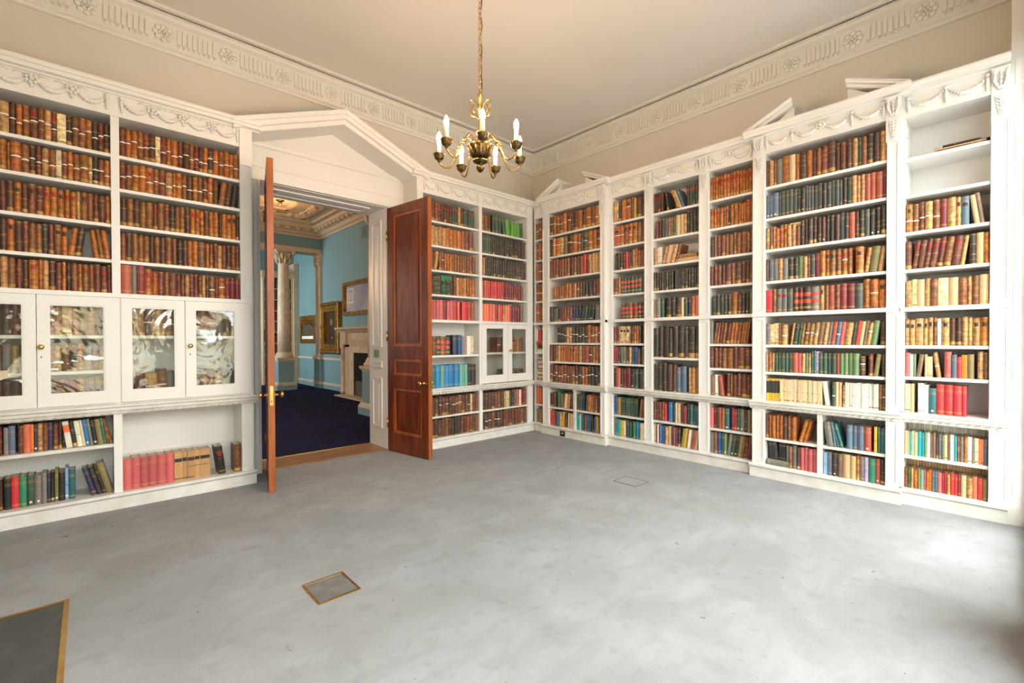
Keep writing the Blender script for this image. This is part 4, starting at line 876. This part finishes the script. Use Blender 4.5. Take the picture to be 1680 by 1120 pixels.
arm_b.tube(pts, 0.0066, 8)
arm_b.ball((0.150, 0, 0.035), (0.016, 0.015, 0.015), 8, 6); arm_b.ball((0.170, 0, 0.008), (0.012, 0.012, 0.010), 8, 6)
ARM = arm_b.mesh('arm', 'arm_brass')
PAN = MB().lathe([(0.006, -0.028), (0.012, -0.022), (0.008, -0.012), (0.024, -0.006), (0.036, 0.008), (0.036, 0.022), (0.043, 0.030), (0.043, 0.036), (0.014, 0.037)], n=16).mesh('drip_pan', 'dark_brass')
CAN = MB().lathe([(0.0155, 0.036), (0.0155, 0.125), (0.012, 0.13)], n=14).mesh('candle_sleeve', 'candle')
BUL = MB().lathe([(0.010, 0.128), (0.015, 0.138), (0.0175, 0.153), (0.016, 0.168), (0.010, 0.184), (0.004, 0.196), (0.001, 0.200)], n=14).mesh('bulb', 'bulb')
for k in range(7):
    a = inst('arm', ARM, ch, (0, 0, 0), (0, 0, aa+2*PI*k/7))
    for nm, me in (('drip_pan', PAN), ('candle_sleeve', CAN), ('bulb', BUL)): inst(nm, me, a, (0.308, 0, -0.042))
b = MB(); z = 0.43; i = 0; top = CEIL-CZ-0.03
while z < top:
    pts = []
    for k in range(12):
        q = 2*PI*k/12; x, y = 0.011*math.cos(q), 0.023*math.sin(q)
        pts.append((x if i % 2 else 0, 0 if i % 2 else x, z+y+0.02))
    b.tube(pts, 0.0032, 5, True); z += 0.038; i += 1
b.build('chain', 'brass', ch)['kind'] = 'stuff'
MB().tube([(0.014+0.004*math.sin(j*1.7), 0.006*math.cos(j*1.3), 0.42+(top-0.42)*j/30) for j in range(31)], 0.0035, 5).build('flex', 'dark_brass', ch)
MB().lathe([(0.02, top-0.02), (0.06, top), (0.07, top+0.03)], n=20).build('ceiling_rose', 'brass', ch)

# ------------------------------------------------------------------ things set in the floor
def hatch(name, label, cat, x0, x1, y0, y1, lid, frame, fr, worn=None):
    t = tag(empty(name, ((x0+x1)/2, (y0+y1)/2, 0)), label, cat); hx, hy = (x1-x0)/2, (y1-y0)/2
    box('lid', lid, t, -hx+fr, hx-fr, -hy+fr, hy-fr, 0.0, 0.003)
    b = MB(); b.box(-hx, hx, hy-fr, hy, 0, 0.006); b.box(-hx, hx, -hy, -hy+fr, 0, 0.006); b.box(-hx, -hx+fr, -hy+fr, hy-fr, 0, 0.006); b.box(hx-fr, hx, -hy+fr, hy-fr, 0, 0.006)
    b.build('rim', frame, t)
    return t
h1 = hatch('floor_socket_box', 'small square floor socket box with worn brass rim in the grey carpet', 'floor box', 0.883, 1.117, 2.484, 2.744, 'lid_carpet' if 'lid_carpet' in MATS else 'metal_lid', 'brass', 0.010)
h2 = hatch('floor_socket_box', 'faint square floor socket box with carpeted lid near the long bookcases', 'floor box', 3.823, 4.045, 2.43, 2.69, 'grey_carpet', 'worn_rim' if 'worn_rim' in MATS else 'metal_lid', 0.006)
h3 = hatch('mat_well', 'large dark ribbed floor mat in a brass-edged well', 'floor mat', -1.05, -0.09, 2.30, 3.46, 'rubber_mat', 'brass', 0.022)
s = tag(empty('floor_socket', (XP-0.018, 4.411, 0.0), RB), 'small black wall socket on the bookcase plinth by the corner', 'socket')
box('plate', 'black', s, -0.045, 0.045, -0.008, 0.0, 0.012, 0.088); box('socket_mark', 'paper', s, -0.02, 0.02, -0.0085, -0.008, 0.05, 0.062)
# pale reading stand whose corner shows at the left
r = tag(empty('reading_stand', (-0.72, 3.66, 0)), 'pale wooden reading stand in front of the glazed cabinets', 'stand')
MB().box(-0.34, 0.367, -0.33, 0.34, 1.192, 1.231).build('top', 'candle', r)
MB().lathe([(0.17, 0), (0.17, 0.03), (0.05, 0.06), (0.035, 0.12), (0.03, 1.10), (0.06, 1.16), (0.10, 1.192)], n=16).build('pedestal', 'candle', r)

# ------------------------------------------------------------------ the blue room beyond the doors
XB, YS, BC = 5.10, 13.95, 4.70
struct(box('floor', 'navy_carpet', None, -2.7, XB+0.2, BACK, 17.0, -0.1, 0.004), 'navy blue carpet of the far room')
struct(box('wall_blue_right', 'blue_wall', None, XB, XB+0.2, BACK, 17.0, 0, BC+0.2), 'blue wall of the far room with fireplace')
struct(box('wall_blue_far', 'blue_wall', None, -2.7, XB, 16.42, 16.6, 0, BC+0.2), 'blue end wall of the alcove')
b = MB(); b.box(-2.9, -2.7, BACK, 17, 0, BC+0.2); struct(b.build('wall_blue_left', 'blue_wall'), 'blue side wall')
struct(box('wall_blue_near', 'blue_wall', None, -2.7, XB, BACK-0.001, BACK, OPZ+0.3, BC), 'blue wall over the doorway')
struct(box('ceiling', 'cream_plaster', None, -2.9, XB+0.2, BACK, 17.0, BC, BC+0.15), 'ornate cream plaster ceiling of the far room')
for n, y, w2 in ((4, 10.6, 2.25), (5, 15.25, 0.75)):       # unseen frames added round the blue room's daylight panels, on solid wall
    t = struct(empty('window_%d' % n, (-2.69, y, 1.0)), 'tall white window of the far room')
    f = MB()
    for q in ((-w2-0.08, -w2, 0, 2.6), (w2, w2+0.08, 0, 2.6), (-w2-0.08, w2+0.08, -0.08, 0), (-w2-0.08, w2+0.08, 2.6, 2.7)): f.box(0, 0.10, q[0], q[1], q[2], q[3])
    f.build('window_frame', 'white_paint', t)
# screen entablature and cornice
t = struct(empty('trim_5', (0, YS, 0)), 'cream entablature over the column screen')
box('beam', 'cream_plaster', t, -2.7, XB, -0.02, 0.45, 3.97, 4.09)
box('blue_band', 'blue_wall', t, -2.7, XB, 0.0, 0.45, 4.09, BC)
def modillion_cornice(name, loc, rz, L, label):
    t = struct(empty(name, loc, rz), label)
    MB().extrude([(0, 4.40), (-0.03, 4.40), (-0.05, 4.44), (-0.12, 4.47), (-0.14, 4.50), (-0.18, 4.53), (-0.36, 4.60), (-0.38, 4.66), (-0.42, BC), (0, BC)], 0, L).build('cornice_moulding', 'cream_plaster', t)
    m = MB().box(-0.05, 0.05, -0.33, -0.14, 4.53, 4.585); m.ball((0, -0.30, 4.535), (0.045, 0.04, 0.03), 8, 4); me = m.mesh('modillion', 'stone')
    u = 0.2
    while u < L-0.1: inst('modillion', me, t, (u, 0, 0)); u += 0.27
modillion_cornice('trim_6', (XB, YS, 0), -PI/2, 7.0, 'cream modillion cornice above the blue fireplace wall')
modillion_cornice('trim_7', (2.0, YS, 0), 0, 3.1, 'cream modillion cornice above the column screen')
t = struct(empty('trim_8', (0, 0, BC)), 'moulded plaster ceiling frames of the far room')
for e in (0.0, 0.35, 0.95):
    b = MB(); x0, x1, y0, y1 = 0.6+e, 4.66-e, 7.6+e, 13.3-e; wdt = 0.09
    for q in ((x0, x1, y0, y0+wdt), (x0, x1, y1-wdt, y1), (x0, x0+wdt, y0, y1), (x1-wdt, x1, y0, y1)): b.box(q[0], q[1], q[2], q[3], -0.05, 0)
    b.build('ceiling_frame', 'cream_plaster', t)
R5 = random.Random(5); b = MB()
for i in range(70):                                   # scrolling acanthus band between the frames
    q = i/70
    x, y = (0.9+3.5*q*1.9, 12.78) if q < 0.5 else (4.16, 12.8-(q-0.5)*10)
    if x < 4.3: b.ball((x+0.05*math.sin(i*2.1), y+0.12*math.sin(i*0.9), -0.02), (0.10+0.04*R5.random(), 0.05+0.05*R5.random(), 0.05), 6, 4); b.tube([(x+0.12*math.cos(k*0.7), y+0.12*math.sin(k*0.7)*(1-k/12), -0.03) for k in range(9)], 0.018, 5)
b.build('acanthus_relief', 'cream_plaster', t)
# columns on pedestals
def column(label, cx, cy):
    t = tag(empty('column', (cx, cy, 0)), label, 'column', 'cream columns of the far room')
    box('pedestal_base', 'blue_wall', t, -0.27, 0.27, -0.27, 0.27, 0.004, 0.14)
    MB().extrude([(-0.27, 0.14), (0.27, 0.14), (0.255, 0.175), (0.215, 0.225), (-0.215, 0.225), (-0.255, 0.175)], -0.27, 0.27, 'y').build('base_moulding', 'stone', t)
    box('pedestal', 'blue_wall', t, -0.21, 0.21, -0.21, 0.21, 0.225, 0.82)
    MB().lathe([(0.30, 0.82), (0.32, 0.85), (0.35, 0.87), (0.36, 0.92)], n=4, smooth=False).build('pedestal_cap', 'stone', t).rotation_euler = (0, 0, PI/4)
    MB().lathe([(0.25, 0.92), (0.25, 0.97), (0.235, 0.985), (0.215, 1.0), (0.215, 1.03), (0.195, 1.05), (0.185, 1.08)], n=28).build('column_base', 'stone', t)
    MB().lathe([(0.172, 1.08), (0.172, 1.8), (0.160, 2.6), (0.140, 3.58), (0.15, 3.60), (0.145, 3.62)], n=28).build('shaft', 'stone', t)
    b = MB().lathe([(0.135, 3.6), (0.15, 3.75), (0.175, 3.88), (0.20, 3.92)], n=20)
    for tier, (zz, rr) in enumerate(((3.70, 0.185), (3.82, 0.225))):
        for k in range(8):
            a = 2*PI*(k+0.5*tier)/8; ca, sa = math.cos(a), math.sin(a)
            b.tube([(rr*0.85*ca, rr*0.85*sa, zz-0.10), (rr*ca, rr*sa, zz-0.02), (rr*1.08*ca, rr*1.08*sa, zz+0.05), (rr*1.32*ca, rr*1.32*sa, zz+0.055)], [0.022, 0.040, 0.034, 0.016], 6)
    for k in range(4):
        a = PI/4+k*PI/2; b.ball((0.30*math.cos(a), 0.30*math.sin(a), 3.90), 0.055, 8, 6)
    b.box(-0.25, 0.25, -0.25, 0.25, 3.93, 3.97)
    b.build('capital', 'stone', t)
column('cream column on a blue pedestal beside the alcove bookcase, far across the blue room', 4.13, 14.20)
column('cream column on a blue pedestal just inside the blue room, beside the door lining', 4.05, 8.22)
# corner pilaster
t = tag(empty('pilaster', (XB, 14.05, 0)), 'slim cream pilaster with carved capital at the alcove edge', 'pilaster')
box('pedestal', 'blue_wall', t, -0.10, -0.001, -0.26, 0.26, 0.004, 0.86); box('skirting', 'stone', t, -0.13, -0.001, -0.29, 0.29, 0.12, 0.20); box('cap_rail', 'stone', t, -0.14, -0.001, -0.30, 0.30, 0.86, 0.92)
box('shaft', 'stone', t, -0.08, -0.001, -0.18, 0.18, 1.0, 3.6); MB().extrude([(-0.13, 0.92), (-0.001, 0.92), (-0.001, 1.02), (-0.08, 1.02)], -0.22, 0.22, 'y').build('base', 'stone', t)
b = MB().box(-0.10, -0.001, -0.2, 0.2, 3.6, 3.97)
for zz in (3.68, 3.78, 3.88):
    for k in (-1, 0, 1): b.ball((-0.11, k*0.13, zz), (0.04, 0.06, 0.05), 6, 4)
b.build('capital', 'stone', t)
# dado rail and skirting on the blue fireplace wall and in the alcove
for i, (y0, y1) in enumerate(((12.0, 13.8), (14.33, 16.4), (6.0, 9.8))):
    t = struct(empty('baseboard_%d' % (i+1), (XB, y0, 0)), 'blue skirting and cream dado rail of the far room')
    box('skirting', 'blue_wall', t, -0.03, -0.001, 0, y1-y0, 0.004, 0.13); box('skirting_cap', 'stone', t, -0.035, -0.001, 0, y1-y0, 0.13, 0.19); box('dado_rail', 'stone', t, -0.04, -0.001, 0, y1-y0, 0.85, 0.91)
# pictures: frames on the right-hand wall (x = XB), y is along the wall
def picture(name, label, y0, y1, z0, z1, canvas, fw, x=XB, thick=0.06, ornate=False, extra=None):
    t = tag(empty(name, (x, (y0+y1)/2, z0)), label, 'picture'); W2 = (y1-y0)/2; H = z1-z0
    b = MB(); b.box(-thick, -0.002, -W2, -W2+fw, 0, H); b.box(-thick, -0.002, W2-fw, W2, 0, H); b.box(-thick, -0.002, -W2+fw, W2-fw, 0, fw); b.box(-thick, -0.002, -W2+fw, W2-fw, H-fw, H)
    if ornate:
        for q in range(40):
            a = q/40; yy = -W2+2*W2*a; zz = H*a
            for p in ((yy, 0.02), (yy, H-0.02), (-W2+0.02, zz), (W2-0.02, zz)): b.ball((-thick, p[0], p[1]), (0.03, 0.05, 0.05), 5, 4)
    b.build('frame', 'gilt', t)
    box('slip', 'brass', t, -thick*0.7, -0.004, -W2+fw-0.001, W2-fw+0.001, fw-0.001, H-fw+0.001) if False else None
    box('canvas', canvas, t, -0.02, -0.003, -W2+fw, W2-fw, fw, H-fw)
    if extra: extra(t, W2, H, fw)
    return t
def print_extra(t, W2, H, fw):
    box('mount', 'paper', t, -0.024, -0.02, -W2+fw, W2-fw, fw, fw+0.09)
    b = MB()
    for k in range(12):
        a, c = PI*k/12, PI*(k+1)/12
        for s1 in (-1, 1): pass
    rr = W2-fw; ring = [(-(rr-0.02)*math.cos(PI*k/12), (rr-0.02)*0.45*math.sin(PI*k/12)) for k in range(13)]; zb = H-fw-0.36
    vs = [(-0.026, y, zb+z) for y, z in ring]+[(-0.026, y*1.06, H-fw) for y, z in ring]
    b.add(vs, [(i, i+1, 14+i, 13+i) for i in range(12)]); b.build('arched_slip', 'brass', t)
picture('framed_print', 'small gilt framed engraving with arched top in the blue alcove', 14.36, 15.72, 1.32, 2.19, 'print', 0.14, XB, 0.05, False, print_extra)
def portrait_extra(t, W2, H, fw):
    b = MB().ball((-0.02, 0.05, H*0.62), (0.012, 0.075, 0.10), 10, 8); b.build('painted_face', 'skin_paint', t)
    MB().ball((-0.02, 0.0, H*0.30), (0.01, 0.05, 0.04), 8, 6).build('painted_hand', 'skin_paint', t)
picture('portrait_painting', 'dark portrait in an ornate carved gilt frame beside the fireplace', 12.45, 13.75, 1.06, 2.46, 'painting_dark', 0.24, XB, 0.10, True, portrait_extra)
def reflection_extra(t, W2, H, fw):
    b = MB(); y0, z0, s1, s2, e = W2-fw-0.45, H-fw-0.45, 0.36, 0.38, 0.02
    b.box(-0.022, -0.02, y0, y0+s1, z0, z0+e); b.box(-0.022, -0.02, y0, y0+s1, z0+s2-e, z0+s2); b.box(-0.022, -0.02, y0, y0+e, z0, z0+s2); b.box(-0.022, -0.02, y0+s1-e, y0+s1, z0, z0+s2)
    for k in (0, 1): b.box(-0.022, -0.02, y0+0.10+0.13*k, y0+0.12+0.13*k, z0+0.09, z0+0.26)
    b.build('white_emblem', 'paper', t)  # white bars painted in place of a reflection on the glass
picture('framed_landscape', 'glazed pale picture in a plain gilt frame above the mantelpiece', 10.35, 12.2, 2.06, 2.94, 'glazed_picture', 0.10, XB, 0.09, False, reflection_extra)
# fireplace
t = tag(empty('fireplace', (XB, 10.75, 0)), 'carved pale marble fireplace with black hearth opening on the blue wall', 'fireplace')
for s in (-1, 1):
    box('jamb', 'marble', t, -0.20, -0.001, s*0.98-0.23, s*0.98+0.23, 0.03, 1.30)
    MB().lathe([(0.075, 0.03), (0.075, 0.12), (0.055, 0.14), (0.055, 1.2), (0.075, 1.22), (0.08, 1.30)], (-0.22, s*1.10, 0), 16).build('colonnette', 'marble', t)
    box('impost_block', 'marble', t, -0.26, -0.001, s*1.03-0.18, s*1.03+0.18, 1.30, 1.62)
box('lintel', 'marble', t, -0.20, -0.001, -1.21, 1.21, 1.24, 1.62)
box('carved_tablet', 'stone', t, -0.225, -0.20, -0.55, 0.55, 1.42, 1.58)
for k in range(7): MB().ball((-0.225, -0.45+0.15*k, 1.50), (0.02, 0.03, 0.06), 6, 4).build('tablet_flute', 'stone', t)
MB().extrude([(-0.001, 1.62), (-0.27, 1.62), (-0.29, 1.66), (-0.34, 1.69), (-0.34, 1.745), (-0.001, 1.745)], -1.36, 1.36, 'y').build('mantel_shelf', 'marble', t)
box('inner_slip', 'stone', t, -0.21, -0.001, 0.48, 0.75, 0.03, 1.24); box('inner_slip', 'stone', t, -0.21, -0.001, -0.75, -0.48, 0.03, 1.24); box('inner_lintel', 'stone', t, -0.21, -0.001, -0.48, 0.48, 1.10, 1.24)
box('firebox', 'soot', t, -0.20, -0.001, -0.48, 0.48, 0.03, 1.10); box('grate', 'wire', t, -0.24, -0.20, -0.30, 0.30, 0.03, 0.40)
box('hearth_slab', 'stone', t, -0.52, -0.001, -0.95, 0.95, 0.004, 0.03)
# vent grille on the blue wall
t = tag(empty('air_vent', (XB, 11.02, 3.95)), 'slatted wall vent high on the blue wall', 'vent')
box('frame', 'blue_wall', t, -0.012, -0.001, -0.16, 0.16, 0, 0.33)
for k in range(7): box('slat', 'wire', t, -0.018, -0.012, -0.13, 0.13, 0.03+0.042*k, 0.05+0.042*k)
# alcove bookcase
t = tag(empty('alcove_bookcase', (4.55, 15.98, 0)), 'tall cream bookcase at the back of the blue alcove', 'bookcase')
for x in (-0.52, -0.02, 0.34): box('upright', 'cream_plaster', t, x, x+0.05, 0, 0.40, 0.004, 3.5)
box('back_panel', 'cream_plaster', t, -0.52, 0.39, 0.40, 0.43, 0.004, 3.5)
AZ = [0.28, 0.64, 0.99, 1.343, 1.694, 2.044, 2.375, 2.725, 3.075]
for z in AZ: box('shelf', 'cream_plaster', t, -0.47, 0.34, 0.01, 0.40, z-0.03, z)
MB().extrude([(0, 3.42), (-0.02, 3.42), (-0.05, 3.52), (-0.05, 3.62), (0.40, 3.62), (0.40, 3.42)], -0.55, 0.39).build('cornice', 'cream_plaster', t)
box('end_panel', 'stone', t, 0.39, 0.54, -0.05, 0.43, 0.004, 3.92)
far = MB(); R6 = random.Random(11)
for z in AZ:
    x = 4.09
    while x < 4.87:
        wd = 0.03+0.03*R6.random()
        if not 4.50 < x+wd < 4.60:
            c = R6.choice(['b2', 'dk', 'gr', 'gy', 'b3', 'mr', 'ol', 'dk']); far.cur = lin(PAL['mr' if 1.9 < z < 2.5 and R6.random() < 0.5 else c][0]); far.box(x, x+wd-0.002, 16.02, 16.25, z+0.0005, z+0.24+0.06*R6.random())
        x += wd
o = far.build('alcove_books', 'binding'); o['kind'] = 'stuff'; tag(o, 'rows of tiny distant books in the alcove bookcase', 'books')
# ceiling lights of the blue room: one small fitting shows through the doorway, an unseen pendant is added to warm the walls
for x, y, drop, pw, lb in ((3.34, 11.7, 0.0, 12, 'small brass ceiling light of the far room'), (1.0, 9.6, 1.6, 110, 'unseen brass pendant lamp added to warm the far room')):
    t = tag(empty('ceiling_light', (x, y, BC)), lb, 'lamp')
    MB().lathe([(0.07, -0.02), (0.10, -0.001)], n=16).build('rose', 'dark_brass', t); MB().lathe([(0.02, -0.10-drop), (0.05, -0.05-drop), (0.03, -0.02)], n=12).build('fitting', 'brass', t)
    l = bpy.data.lights.new('bulb_light', 'POINT'); l.energy = pw; l.color = (1.0, 0.60, 0.32); l.shadow_soft_size = 0.08
    lo = bpy.data.objects.new('bulb_light', l); COL.objects.link(lo); lo.parent = t; lo.location = (0, 0, -0.35-drop)
